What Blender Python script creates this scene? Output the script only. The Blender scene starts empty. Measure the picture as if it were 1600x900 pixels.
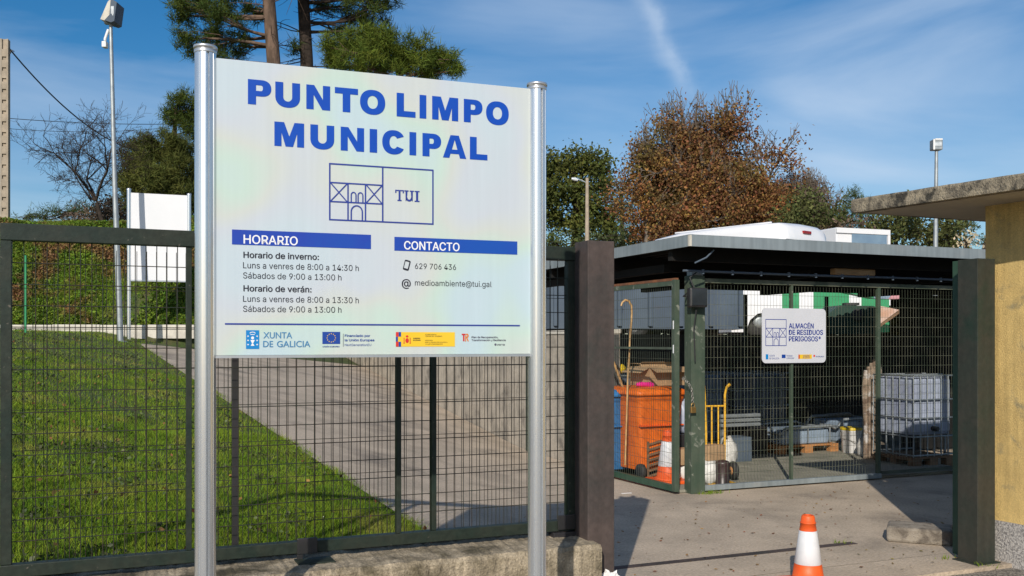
import bpy, bmesh, math, random
import numpy as np
from mathutils import Vector, Matrix, Quaternion

scene = bpy.context.scene
COL = scene.collection
R = math.radians
random.seed(7)
rng = np.random.default_rng(11)

# ------------------------------------------------------------------ camera
CAM_H = 1.65
FPX = 1500.0
cam_d = bpy.data.cameras.new("camera")
cam = bpy.data.objects.new("camera", cam_d); COL.objects.link(cam)
cam.location = (0, 0, CAM_H)
cam.rotation_euler = (R(90), 0, 0)
cam_d.sensor_width = 36.0
cam_d.lens = 36.0 * FPX / 1600.0
cam_d.shift_y = (533 - 450) / 1600.0
cam_d.clip_start = 0.05; cam_d.clip_end = 20000
scene.camera = cam
scene.render.resolution_x, scene.render.resolution_y = 1024, 576

# ------------------------------------------------------------------ light
SUN_EL, SUN_AZ = R(28.5), R(11.2)
vs = scene.view_settings
vs.view_transform = 'Standard'; vs.look = 'None'; vs.gamma = 1.0; vs.exposure = 0.0
vs.use_curve_mapping = False
to_sun = Vector((-math.sin(SUN_AZ) * math.cos(SUN_EL), -math.cos(SUN_AZ) * math.cos(SUN_EL), math.sin(SUN_EL)))
sun_d = bpy.data.lights.new("sun", 'SUN'); sun_d.energy = 4.2; sun_d.angle = R(0.55)
sun_d.color = (1.0, 0.93, 0.82)
sun = bpy.data.objects.new("sun", sun_d); COL.objects.link(sun)
sun.rotation_euler = (-to_sun).to_track_quat('-Z', 'Y').to_euler()

world = bpy.data.worlds.new("World"); scene.world = world; world.use_nodes = True
wt = world.node_tree; wn = wt.nodes; wl = wt.links
for n in list(wn): wn.remove(n)
def wnode(t, **kw):
    n = wn.new(t)
    for k, v in kw.items(): setattr(n, k, v)
    return n
sky = wnode('ShaderNodeTexSky'); sky.sky_type = 'NISHITA'; sky.sun_disc = False
sky.sun_elevation = SUN_EL; sky.sun_rotation = R(180) + SUN_AZ
sky.altitude = 60; sky.air_density = 1.0; sky.dust_density = 0.8; sky.ozone_density = 3.0
bg = wnode('ShaderNodeBackground'); bg.inputs['Strength'].default_value = 0.098
outw = wnode('ShaderNodeOutputWorld')
tc = wnode('ShaderNodeTexCoord')
sep = wnode('ShaderNodeSeparateXYZ'); wl.new(tc.outputs['Generated'], sep.inputs[0])
def wmath(op, a, b=None, c=None, clamp=False):
    n = wnode('ShaderNodeMath', operation=op); n.use_clamp = clamp
    for i, s in enumerate((a, b, c)):
        if s is None: continue
        if isinstance(s, (int, float)): n.inputs[i].default_value = s
        else: wl.new(s, n.inputs[i])
    return n.outputs[0]
# thin cirrus streaks, noise stretched along a slanting direction of the sky
mp = wnode('ShaderNodeMapping'); wl.new(tc.outputs['Generated'], mp.inputs[0])
mp.inputs['Rotation'].default_value = (0, R(-17), 0); mp.inputs['Scale'].default_value = (1.5, 1.5, 6.5)
mp.inputs['Location'].default_value = (0.95, 0.3, 0.9)
nz = wnode('ShaderNodeTexNoise'); wl.new(mp.outputs[0], nz.inputs['Vector'])
nz.inputs['Scale'].default_value = 1.3; nz.inputs['Detail'].default_value = 8; nz.inputs['Roughness'].default_value = 0.5
nz.inputs['Distortion'].default_value = 0.5
cr = wnode('ShaderNodeValToRGB'); wl.new(nz.outputs['Fac'], cr.inputs[0])
cr.color_ramp.elements[0].position = 0.40; cr.color_ramp.elements[1].position = 0.74
nz2 = wnode('ShaderNodeTexNoise'); wl.new(tc.outputs['Generated'], nz2.inputs['Vector'])
nz2.inputs['Scale'].default_value = 2.2; nz2.inputs['Detail'].default_value = 3
cirrus = wmath('MULTIPLY', cr.outputs[0], wmath('MULTIPLY_ADD', nz2.outputs['Fac'], 2.2, -0.30, clamp=True))
# contrail: soft line between two directions of the real sky
zs = wmath('MAXIMUM', sep.outputs['Z'], 0.02)
qx = wmath('DIVIDE', sep.outputs['X'], zs); qy = wmath('DIVIDE', sep.outputs['Y'], zs)
A = (0.397, 2.817); B = (0.711, 3.92)
dx, dy = B[0] - A[0], B[1] - A[1]; L_ = math.hypot(dx, dy); dx /= L_; dy /= L_
wob = wnode('ShaderNodeTexNoise'); wob.inputs['Scale'].default_value = 22.0; wob.inputs['Detail'].default_value = 6
wl.new(tc.outputs['Generated'], wob.inputs['Vector'])
perp = wmath('ADD', wmath('MULTIPLY', wmath('SUBTRACT', qx, A[0]), -dy), wmath('MULTIPLY', wmath('SUBTRACT', qy, A[1]), dx))
perp = wmath('ADD', perp, wmath('MULTIPLY_ADD', wob.outputs['Fac'], 0.14, -0.07))
g = wmath('POWER', 2.718, wmath('MULTIPLY', wmath('MULTIPLY', perp, perp), -1.0 / (2 * 0.026 ** 2)))
fade = wmath('MULTIPLY', wmath('MULTIPLY_ADD', qy, -2.0, 8.1, clamp=True), 1.0)
trail = wmath('MULTIPLY', wmath('MULTIPLY', g, fade), wmath('MULTIPLY_ADD', wob.outputs['Fac'], 0.9, -0.12, clamp=True))
hzn = wmath('MULTIPLY_ADD', sep.outputs['Z'], 14.0, 0.1, clamp=True)
fac = wmath('MULTIPLY', wmath('ADD', wmath('MULTIPLY', cirrus, 0.72), wmath('MULTIPLY', trail, 0.85), clamp=True), hzn)
hs_ = wnode('ShaderNodeHueSaturation'); hs_.inputs['Saturation'].default_value = 1.40; hs_.inputs['Value'].default_value = 1.0
wl.new(sky.outputs[0], hs_.inputs['Color'])
mixw = wnode('ShaderNodeMix', data_type='RGBA'); wl.new(fac, mixw.inputs['Factor'])
wl.new(hs_.outputs[0], mixw.inputs[6]); mixw.inputs[7].default_value = (6.4, 7.6, 9.2, 1)
wl.new(mixw.outputs[2], bg.inputs['Color']); wl.new(bg.outputs[0], outw.inputs['Surface'])

# ------------------------------------------------------------------ frames
TH = R(23.0); C, S = math.cos(TH), math.sin(TH); V0 = 5.72
def W(u, v, z=0.0): return Vector((u * C - v * S, V0 + u * S + v * C, z))
def uv_of(x, y): return x * C + (y - V0) * S, -x * S + (y - V0) * C
def u_at(px, v):
    t = (px - 800) / FPX
    return (t * (V0 + v * C) + v * S) / (C - t * S)
def at(px, Z, py=None, z=None):
    x = (px - 800) / FPX * Z
    return Vector((x, Z, CAM_H + (533 - py) * Z / FPX if py is not None else (z or 0.0)))

# ------------------------------------------------------------------ materials
MATS = {}
def mat(name, c1, c2=None, scale=4.0, rough=0.6, metal=0.0, bump=0.0, bscale=None, detail=6, c3=None, s3=1.0, t3=(0.5, 0.62),
        spec=0.5, island=0.0, trans=0.0, stretch=None, mixpos=(0.35, 0.65), coat=0.0, rvar=0.0, speck=0.0, sps=60.0, streak=0.0):
    m = bpy.data.materials.new(name); m.use_nodes = True; MATS[name] = m
    nt = m.node_tree; N = nt.nodes; K = nt.links
    b = N['Principled BSDF']; out = N['Material Output']
    b.inputs['Roughness'].default_value = rough; b.inputs['Metallic'].default_value = metal
    b.inputs['Specular IOR Level'].default_value = spec
    if coat: b.inputs['Coat Weight'].default_value = coat; b.inputs['Coat Roughness'].default_value = 0.15
    tcn = N.new('ShaderNodeTexCoord'); vec = tcn.outputs['Object']
    if stretch:
        mpn = N.new('ShaderNodeMapping'); mpn.inputs['Scale'].default_value = stretch; K.new(vec, mpn.inputs[0]); vec = mpn.outputs[0]
    col = None
    def rgb(c): return (c[0], c[1], c[2], 1)
    def ramp(fac, a, bb):
        r = N.new('ShaderNodeMapRange'); r.inputs['From Min'].default_value = a; r.inputs['From Max'].default_value = bb
        r.interpolation_type = 'SMOOTHSTEP'
        K.new(fac, r.inputs['Value']); return r.outputs[0]
    def noise(sc, det, dist=0.0):
        n = N.new('ShaderNodeTexNoise'); n.inputs['Scale'].default_value = sc; n.inputs['Detail'].default_value = det
        n.inputs['Roughness'].default_value = 0.6; n.inputs['Distortion'].default_value = dist
        K.new(vec, n.inputs['Vector']); return n.outputs['Fac']
    if c2 is None: c2 = tuple(x * 0.85 for x in c1)
    nf = noise(scale, detail)
    mx = N.new('ShaderNodeMix'); mx.data_type = 'RGBA'; K.new(ramp(nf, *mixpos), mx.inputs['Factor'])
    mx.inputs[6].default_value = rgb(c1); mx.inputs[7].default_value = rgb(c2); col = mx.outputs[2]
    if c3 is not None:
        n3 = noise(s3, 8, 0.3)
        m3 = N.new('ShaderNodeMix'); m3.data_type = 'RGBA'; K.new(ramp(n3, *t3), m3.inputs['Factor'])
        K.new(col, m3.inputs[6]); m3.inputs[7].default_value = rgb(c3); col = m3.outputs[2]
    def mulnoise(col, fac, lo, hi, amt):
        r_ = N.new('ShaderNodeMapRange'); r_.inputs['From Min'].default_value = lo; r_.inputs['From Max'].default_value = hi
        r_.inputs['To Min'].default_value = 1 - amt; r_.inputs['To Max'].default_value = 1 + amt; K.new(fac, r_.inputs['Value'])
        h_ = N.new('ShaderNodeHueSaturation'); K.new(col, h_.inputs['Color']); K.new(r_.outputs[0], h_.inputs['Value']); return h_.outputs[0]
    if speck: col = mulnoise(col, noise(sps, 4), .3, .7, speck)
    if streak:
        ms_ = N.new('ShaderNodeMapping'); ms_.inputs['Scale'].default_value = (9, 9, .55); K.new(tcn.outputs['Object'], ms_.inputs[0])
        ns_ = N.new('ShaderNodeTexNoise'); ns_.inputs['Scale'].default_value = 2.2; ns_.inputs['Detail'].default_value = 8; K.new(ms_.outputs[0], ns_.inputs['Vector'])
        col = mulnoise(col, ns_.outputs['Fac'], .32, .68, streak)
    if island:
        ge = N.new('ShaderNodeNewGeometry')
        hv = N.new('ShaderNodeHueSaturation'); K.new(col, hv.inputs['Color'])
        r1 = N.new('ShaderNodeMapRange'); K.new(ge.outputs['Random Per Island'], r1.inputs['Value'])
        r1.inputs['To Min'].default_value = 1 - island; r1.inputs['To Max'].default_value = 1 + island
        K.new(r1.outputs[0], hv.inputs['Value'])
        mm = N.new('ShaderNodeMath'); mm.operation = 'MULTIPLY'; mm.inputs[1].default_value = 7.13; K.new(ge.outputs['Random Per Island'], mm.inputs[0])
        fr = N.new('ShaderNodeMath'); fr.operation = 'FRACT'; K.new(mm.outputs[0], fr.inputs[0])
        r2 = N.new('ShaderNodeMapRange'); K.new(fr.outputs[0], r2.inputs['Value'])
        r2.inputs['To Min'].default_value = 0.5 - island * 0.05; r2.inputs['To Max'].default_value = 0.5 + island * 0.05
        K.new(r2.outputs[0], hv.inputs['Hue']); col = hv.outputs[0]
    K.new(col, b.inputs['Base Color'])
    if rvar:
        rr = N.new('ShaderNodeMapRange'); K.new(noise(scale * 1.7, 5), rr.inputs['Value'])
        rr.inputs['To Min'].default_value = rough - rvar; rr.inputs['To Max'].default_value = rough + rvar; K.new(rr.outputs[0], b.inputs['Roughness'])
    if bump:
        bn = N.new('ShaderNodeBump'); bn.inputs['Strength'].default_value = 1.0; bn.inputs['Distance'].default_value = bump
        K.new(noise(bscale or scale * 6, 5), bn.inputs['Height']); K.new(bn.outputs[0], b.inputs['Normal'])
    if trans:
        tr = N.new('ShaderNodeBsdfTranslucent'); K.new(col, tr.inputs['Color'])
        ms = N.new('ShaderNodeMixShader'); ms.inputs[0].default_value = trans
        K.new(b.outputs[0], ms.inputs[1]); K.new(tr.outputs[0], ms.inputs[2]); K.new(ms.outputs[0], out.inputs['Surface'])
    return m

M = MATS
mat('concrete_yard', (0.50, 0.405, 0.305), (0.375, 0.305, 0.23), 1.4, 0.9, bump=0.008, bscale=38, c3=(0.20, 0.165, 0.13), s3=0.9, t3=(0.50, 0.74), detail=15, mixpos=(0.32, 0.68), speck=.22, sps=45)
mat('concrete_path', (0.315, 0.265, 0.225), (0.235, 0.195, 0.165), 1.0, 0.9, bump=0.006, bscale=35, c3=(0.15, 0.13, 0.11), s3=0.7, t3=(0.55, 0.8), detail=10, mixpos=(0.3, 0.7))
mat('street_gravel', (0.30, 0.27, 0.23), (0.09, 0.08, 0.07), 55, 0.95, bump=0.012, bscale=70, mixpos=(0.4, 0.6))
mat('soil', (0.09, 0.085, 0.03), (0.05, 0.085, 0.015), 3.0, 0.95, bump=0.03, bscale=12)
mat('bank_soil', (0.10, 0.065, 0.035), (0.05, 0.055, 0.018), 1.1, 0.95, bump=0.05, bscale=9)
mat('grass', (0.235, 0.325, 0.030), (0.13, 0.225, 0.018), 2.2, 0.75, island=0.5, trans=0.35, spec=0.15, c3=(0.34, 0.34, 0.07), s3=1.3, t3=(0.50, 0.72), detail=12)
mat('ivy', (0.15, 0.22, 0.022), (0.08, 0.14, 0.015), 1.4, 0.6, spec=.2, island=0.55, trans=0.25, c3=(0.21, 0.12, 0.05), s3=0.8, t3=(0.50, 0.60))
mat('wall_concrete', (0.40, 0.33, 0.235), (0.22, 0.18, 0.12), 7, 0.95, bump=0.014, bscale=60, c3=(0.07, 0.058, 0.032), s3=3.4, t3=(0.48, 0.66), detail=14, speck=.35, sps=90, streak=.22)
mat('board_concrete', (0.44, 0.385, 0.31), (0.31, 0.275, 0.225), 3.0, 0.93, bump=0.012, bscale=20, c3=(0.17, 0.15, 0.125), s3=2.2, t3=(0.50, 0.72), detail=12, speck=.2, streak=.12)
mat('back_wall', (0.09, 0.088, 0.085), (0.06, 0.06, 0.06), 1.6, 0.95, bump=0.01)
mat('slab_concrete', (0.33, 0.28, 0.20), (0.14, 0.12, 0.09), 14, 0.95, bump=0.02, bscale=60, c3=(0.05, 0.045, 0.035), s3=7, t3=(0.5, 0.62), detail=12)
mat('soffit_plaster', (0.42, 0.37, 0.29), (0.34, 0.30, 0.24), 2, 0.9)
mat('kerb_concrete', (0.62, 0.58, 0.50), (0.48, 0.45, 0.39), 4, 0.9, bump=0.004)
mat('old_kerb', (0.30, 0.26, 0.21), (0.20, 0.17, 0.135), 9, 0.95, bump=0.012, bscale=50, c3=(0.12, 0.10, 0.08), s3=6)
mat('yellow_plaster', (0.64, 0.455, 0.175), (0.53, 0.375, 0.145), 5, 0.92, bump=0.006, bscale=120, c3=(0.30, 0.25, 0.14), s3=6, t3=(0.55, 0.74), detail=14, speck=.16, sps=90, streak=.14)
mat('granite_render', (0.48, 0.45, 0.42), (0.20, 0.19, 0.185), 80, 0.9, bump=0.008, bscale=90, mixpos=(0.40, 0.62))
mat('gate_green', (0.014, 0.024, 0.018), (0.024, 0.030, 0.022), 6, 0.5, spec=.3, bump=0.001, rvar=0.1, c3=(0.11, 0.10, 0.08), s3=26, t3=(0.66, 0.73), speck=.25, sps=30, detail=10)
mat('wire_green', (0.025, 0.034, 0.025), (0.045, 0.035, 0.026), 9, 0.5, spec=.3)
mat('post_green', (0.030, 0.068, 0.044), (0.040, 0.080, 0.053), 4, 0.5, spec=.3, bump=0.001, c3=(0.06, 0.08, 0.06), s3=9, t3=(0.6, 0.78), rvar=0.1, streak=.12)
mat('rusty_paint', (0.080, 0.060, 0.054), (0.052, 0.044, 0.041), 3.0, 0.62, spec=.3, bump=0.002, c3=(0.036, 0.040, 0.036), s3=2.4, t3=(0.5, 0.72), rvar=0.1, speck=.14, sps=30, streak=.10, detail=12)
mat('dark_steel', (0.040, 0.038, 0.030), (0.028, 0.034, 0.027), 2.5, 0.55, spec=.3, bump=0.001, c3=(0.014, 0.03, 0.021), s3=2, t3=(0.5, 0.7), speck=.14, sps=30, streak=.10, detail=12)
mat('cage_green', (0.050, 0.075, 0.052), (0.072, 0.092, 0.066), 5, 0.6, spec=.3, bump=0.001, c3=(0.22, 0.23, 0.19), s3=9, t3=(0.58, 0.68), rvar=0.1, detail=12, streak=.12)
mat('cage_wire', (0.17, 0.18, 0.13), (0.075, 0.095, 0.065), 2.5, 0.55, spec=.3, mixpos=(.42,.58))
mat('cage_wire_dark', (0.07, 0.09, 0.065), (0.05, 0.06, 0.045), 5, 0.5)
mat('galvanised', (0.38, 0.41, 0.42), (0.29, 0.32, 0.34), 6, 0.5, metal=0.5, bump=0.0005, rvar=0.1)
mat('fascia_metal', (0.28, 0.32, 0.335), (0.22, 0.255, 0.27), 1.5, 0.55, metal=0.25, streak=.12, speck=.06, sps=12, bump=0.001, c3=(0.30, 0.32, 0.32), s3=2.0, t3=(0.55, 0.8))
mat('roof_metal', (0.30, 0.32, 0.32), None, 3, 0.5, metal=0.3)
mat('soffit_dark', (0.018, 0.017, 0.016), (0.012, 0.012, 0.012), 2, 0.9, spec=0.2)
mat('rust', (0.22, 0.085, 0.035), (0.12, 0.05, 0.025), 8, 0.85, bump=0.002)
mat('aluminium', (0.74, 0.76, 0.78), (0.72, 0.74, 0.76), 3, 0.24, metal=0.8)
mat('alu_cap', (0.70, 0.71, 0.72), None, 3, 0.35, metal=0.8)
mat('blue_print', (0.005, 0.062, 0.40), (0.005, 0.068, 0.42), 3, 0.5, spec=0.25)
mat('bar_blue', (0.020, 0.050, 0.36), (0.010, 0.075, 0.38), 1.2, 0.5, spec=0.25)
mat('logo_blue', (0.028, 0.050, 0.26), (0.03, 0.055, 0.28), 3, 0.5, spec=0.25)
mat('galicia_blue', (0.0, 0.20, 0.52), (0.0, 0.21, 0.54), 3, 0.45)
mat('galicia_text', (0.06, 0.22, 0.42), None, 3, 0.45)
mat('eu_blue', (0.008, 0.055, 0.32), None, 3, 0.45)
mat('dark_print', (0.022, 0.022, 0.034), None, 3, 0.5, spec=0.25)
mat('grey_print', (0.10, 0.10, 0.14), None, 3, 0.5)
mat('yellow_print', (0.80, 0.50, 0.02), (0.82, 0.53, 0.03), 3, 0.45)
mat('red_print', (0.62, 0.03, 0.025), None, 3, 0.45)
mat('orange_print', (0.75, 0.22, 0.03), None, 3, 0.45)
mat('white_print', (0.80, 0.80, 0.82), (0.78, 0.78, 0.8), 3, 0.45)
mat('sheet_white', (0.78, 0.78, 0.80), (0.74, 0.75, 0.77), 0.8, 0.5)
mat('sign_white', (0.62, 0.63, 0.68), (0.58, 0.60, 0.65), 2, 0.4)
mat('orange_plastic', (0.76, 0.155, 0.012), (0.62, 0.12, 0.01), 3, 0.5, bump=0.001, rvar=0.08, c3=(0.38, 0.09, 0.02), s3=5, t3=(0.58, 0.8), streak=.18, speck=.1)
mat('cone_orange', (0.80, 0.115, 0.015), (0.70, 0.09, 0.015), 9, 0.5, bump=0.001, c3=(0.25, 0.07, 0.03), s3=22, t3=(0.66, 0.76))
mat('cone_white', (0.72, 0.72, 0.74), (0.62, 0.63, 0.65), 6, 0.45, c3=(0.35, 0.34, 0.33), s3=20, t3=(0.68, 0.8))
mat('black_rubber', (0.02, 0.02, 0.02), (0.035, 0.035, 0.035), 6, 0.75)
mat('black_plastic', (0.03, 0.027, 0.03), (0.02, 0.02, 0.02), 6, 0.4)
mat('glass_dark', (0.04, 0.05, 0.06), (0.02, 0.025, 0.03), 1.5, 0.12, spec=0.8)
mat('cardboard', (0.44, 0.29, 0.16), (0.36, 0.23, 0.125), 4, 0.85, bump=0.001)
mat('pink_plastic', (0.72, 0.02, 0.25), None, 6, 0.4)
mat('yellow_steel', (0.78, 0.45, 0.035), (0.66, 0.36, 0.03), 9, 0.4, c3=(0.25, 0.12, 0.04), s3=14, t3=(0.66, 0.74))
mat('yellow_plastic', (0.70, 0.50, 0.02), None, 4, 0.4)
mat('wood_orange', (0.50, 0.235, 0.085), (0.36, 0.16, 0.055), 6, 0.8, bump=0.002, stretch=(1, 6, 6))
mat('wood_brown', (0.22, 0.13, 0.07), (0.13, 0.075, 0.04), 5, 0.85, bump=0.002, stretch=(1, 5, 5))
mat('cane_wood', (0.50, 0.32, 0.14), (0.35, 0.2, 0.08), 9, 0.5)
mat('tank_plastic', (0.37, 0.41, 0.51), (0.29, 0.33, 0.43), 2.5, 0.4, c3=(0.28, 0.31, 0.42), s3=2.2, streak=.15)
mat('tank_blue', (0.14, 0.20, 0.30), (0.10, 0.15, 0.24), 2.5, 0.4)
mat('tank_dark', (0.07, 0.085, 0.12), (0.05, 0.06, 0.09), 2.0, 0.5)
mat('tray_blue', (0.30, 0.38, 0.48), (0.24, 0.31, 0.40), 3, 0.4)
mat('blue_bin', (0.03, 0.16, 0.38), None, 4, 0.45)
mat('bag_white', (0.66, 0.65, 0.62), (0.50, 0.49, 0.46), 7, 0.6, bump=0.01, bscale=18)
mat('bucket_white', (0.74, 0.73, 0.72), (0.66, 0.65, 0.63), 5, 0.4)
mat('rags', (0.34, 0.26, 0.19), (0.15, 0.10, 0.07), 9, 0.9, bump=0.01, bscale=24, c3=(0.55, 0.52, 0.50), s3=5, t3=(0.52, 0.62))
mat('canister', (0.045, 0.025, 0.025), (0.025, 0.018, 0.02), 5, 0.4)
mat('brass', (0.45, 0.28, 0.10), None, 5, 0.4, metal=0.8)
mat('chain_steel', (0.40, 0.38, 0.34), None, 9, 0.4, metal=0.7)
mat('cage_floor', (0.30, 0.285, 0.225), (0.22, 0.21, 0.17), 3, 0.8, bump=0.002)
mat('skip_grey', (0.10, 0.13, 0.165), (0.08, 0.105, 0.14), 1.4, 0.7, spec=0.2, c3=(0.13, 0.085, 0.06), s3=2.5, t3=(0.62, 0.8))
mat('skip_green', (0.045, 0.30, 0.13), (0.04, 0.26, 0.11), 1.6, 0.5, spec=.3)
mat('skip_dark_green', (0.015, 0.05, 0.035), (0.012, 0.04, 0.03), 1.6, 0.5)
mat('van_white', (0.78, 0.78, 0.79), (0.74, 0.74, 0.76), 1.0, 0.28, coat=0.4)
mat('truck_panel', (0.18, 0.27, 0.36), (0.15, 0.23, 0.32), 3, 0.5)
mat('tail_red', (0.30, 0.01, 0.01), None, 5, 0.25)
mat('lamp_glass', (0.62, 0.66, 0.68), (0.45, 0.48, 0.50), 6, 0.15, spec=0.8)
mat('pole_concrete', (0.40, 0.33, 0.25), (0.30, 0.25, 0.19), 4, 0.9, bump=0.004)
mat('cable_black', (0.02, 0.02, 0.022), None, 4, 0.6)
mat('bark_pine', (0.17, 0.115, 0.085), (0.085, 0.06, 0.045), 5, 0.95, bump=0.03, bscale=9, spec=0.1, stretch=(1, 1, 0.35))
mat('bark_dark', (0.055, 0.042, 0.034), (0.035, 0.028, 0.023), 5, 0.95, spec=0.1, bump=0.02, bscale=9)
mat('bark_grey', (0.19, 0.155, 0.125), (0.12, 0.10, 0.08), 4, 0.95, spec=0.1)
mat('needles', (0.085, 0.115, 0.022), (0.045, 0.07, 0.015), 0.8, 0.75, spec=0.12, island=0.45, trans=0.2)
mat('needles_bright', (0.135, 0.165, 0.022), (0.075, 0.11, 0.018), 0.9, 0.75, spec=0.12, island=0.45, trans=0.2)
mat('leaf_dark', (0.115, 0.125, 0.030), (0.055, 0.07, 0.018), 0.45, 0.75, spec=0.12, island=0.5, trans=0.15)
mat('leaf_olive', (0.085, 0.11, 0.022), (0.05, 0.07, 0.018), 0.5, 0.6, island=0.5, trans=0.15)
mat('leaf_russet', (0.30, 0.150, 0.052), (0.20, 0.110, 0.055), 0.6, 0.8, spec=0.1, island=0.6, trans=0.35, c3=(0.17, 0.14, 0.05), s3=0.45, t3=(0.50, 0.68))
mat('leaf_greyish', (0.15, 0.10, 0.07), (0.10, 0.075, 0.05), 0.6, 0.8, island=0.4, trans=0.1)
mat('leaf_broom', (0.105, 0.115, 0.040), (0.065, 0.08, 0.028), 0.5, 0.8, spec=0.1, island=0.45, trans=0.15, c3=(0.17, 0.125, 0.055), s3=0.35, t3=(0.55, 0.68))
mat('bag_pink', (0.62, 0.30, 0.32), None, 5, 0.6)
mat('panel_terracotta', (0.52, 0.30, 0.20), (0.62, 0.50, 0.44), 3, 0.8)
mat('plume', (0.50, 0.42, 0.28), None, 1, 0.8, island=0.3)

# iridescent film of the big sign: its reflected sheen painted in as pastel tints
def film_mat():
    m = bpy.data.materials.new('sign_film'); m.use_nodes = True; N = m.node_tree.nodes; K = m.node_tree.links
    b = N['Principled BSDF']; tcn = N.new('ShaderNodeTexCoord')
    n = N.new('ShaderNodeTexNoise'); n.inputs['Scale'].default_value = 1.35; n.inputs['Detail'].default_value = 1.5; K.new(tcn.outputs['Object'], n.inputs['Vector'])
    r = N.new('ShaderNodeValToRGB'); K.new(n.outputs['Fac'], r.inputs[0]); e = r.color_ramp.elements
    e[0].position = 0.30; e[0].color = (0.475, 0.57, 0.64, 1); e[1].position = 0.72; e[1].color = (0.48, 0.58, 0.65, 1)
    for p, c in ((0.40, (0.495, 0.575, 0.625, 1)), (0.47, (0.515, 0.56, 0.61, 1)), (0.525, (0.54, 0.575, 0.545, 1)), (0.57, (0.49, 0.61, 0.55, 1)), (0.63, (0.47, 0.59, 0.63, 1))):
        x = r.color_ramp.elements.new(p); x.color = c
    ms_ = N.new('ShaderNodeMapping'); ms_.inputs['Scale'].default_value = (14, 1, .5); K.new(tcn.outputs['Object'], ms_.inputs[0])
    ns_ = N.new('ShaderNodeTexNoise'); ns_.inputs['Scale'].default_value = 3; ns_.inputs['Detail'].default_value = 9; K.new(ms_.outputs[0], ns_.inputs['Vector'])
    r_ = N.new('ShaderNodeMapRange'); r_.inputs['From Min'].default_value = .3; r_.inputs['From Max'].default_value = .7; r_.inputs['To Min'].default_value = .975; r_.inputs['To Max'].default_value = 1.018; K.new(ns_.outputs['Fac'], r_.inputs['Value'])
    h_ = N.new('ShaderNodeHueSaturation'); K.new(r.outputs[0], h_.inputs['Color']); K.new(r_.outputs[0], h_.inputs['Value'])
    K.new(h_.outputs[0], b.inputs['Base Color']); b.inputs['Roughness'].default_value = 0.45; b.inputs['Specular IOR Level'].default_value = 0.3
    MATS['sign_film'] = m
film_mat()

# ------------------------------------------------------------------ object helpers
def tag(o, label, cat, group=None, kind=None):
    if label: o['label'] = label
    if cat: o['category'] = cat
    if group: o['group'] = group
    if kind: o['kind'] = kind
    return o
def thing(name, label, cat, loc=(0, 0, 0), rot=0.0, group=None):
    o = bpy.data.objects.new(name, None); COL.objects.link(o); o.location = loc; o.rotation_euler = (0, 0, rot)
    o.empty_display_size = 0.2
    return tag(o, label, cat, group)
def mesh_np(name, verts, faces, smooth=False):
    me = bpy.data.meshes.new(name)
    verts = np.asarray(verts, dtype=np.float32); faces = np.asarray(faces, dtype=np.int32)
    k = faces.shape[1]
    me.vertices.add(len(verts)); me.vertices.foreach_set('co', verts.ravel())
    me.loops.add(faces.size); me.loops.foreach_set('vertex_index', faces.ravel())
    me.polygons.add(len(faces)); me.polygons.foreach_set('loop_start', np.arange(0, faces.size, k, dtype=np.int32))
    if smooth: me.polygons.foreach_set('use_smooth', np.ones(len(faces), dtype=bool))
    me.update(calc_edges=True)
    return me
def obj(name, me, m, parent=None, loc=(0, 0, 0), kind=None):
    o = bpy.data.objects.new(name, me); COL.objects.link(o)
    if m is not None and not me.materials: me.materials.append(M[m] if isinstance(m, str) else m)
    if parent is not None: o.parent = parent
    o.location = loc
    if kind: o['kind'] = kind
    return o

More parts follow.
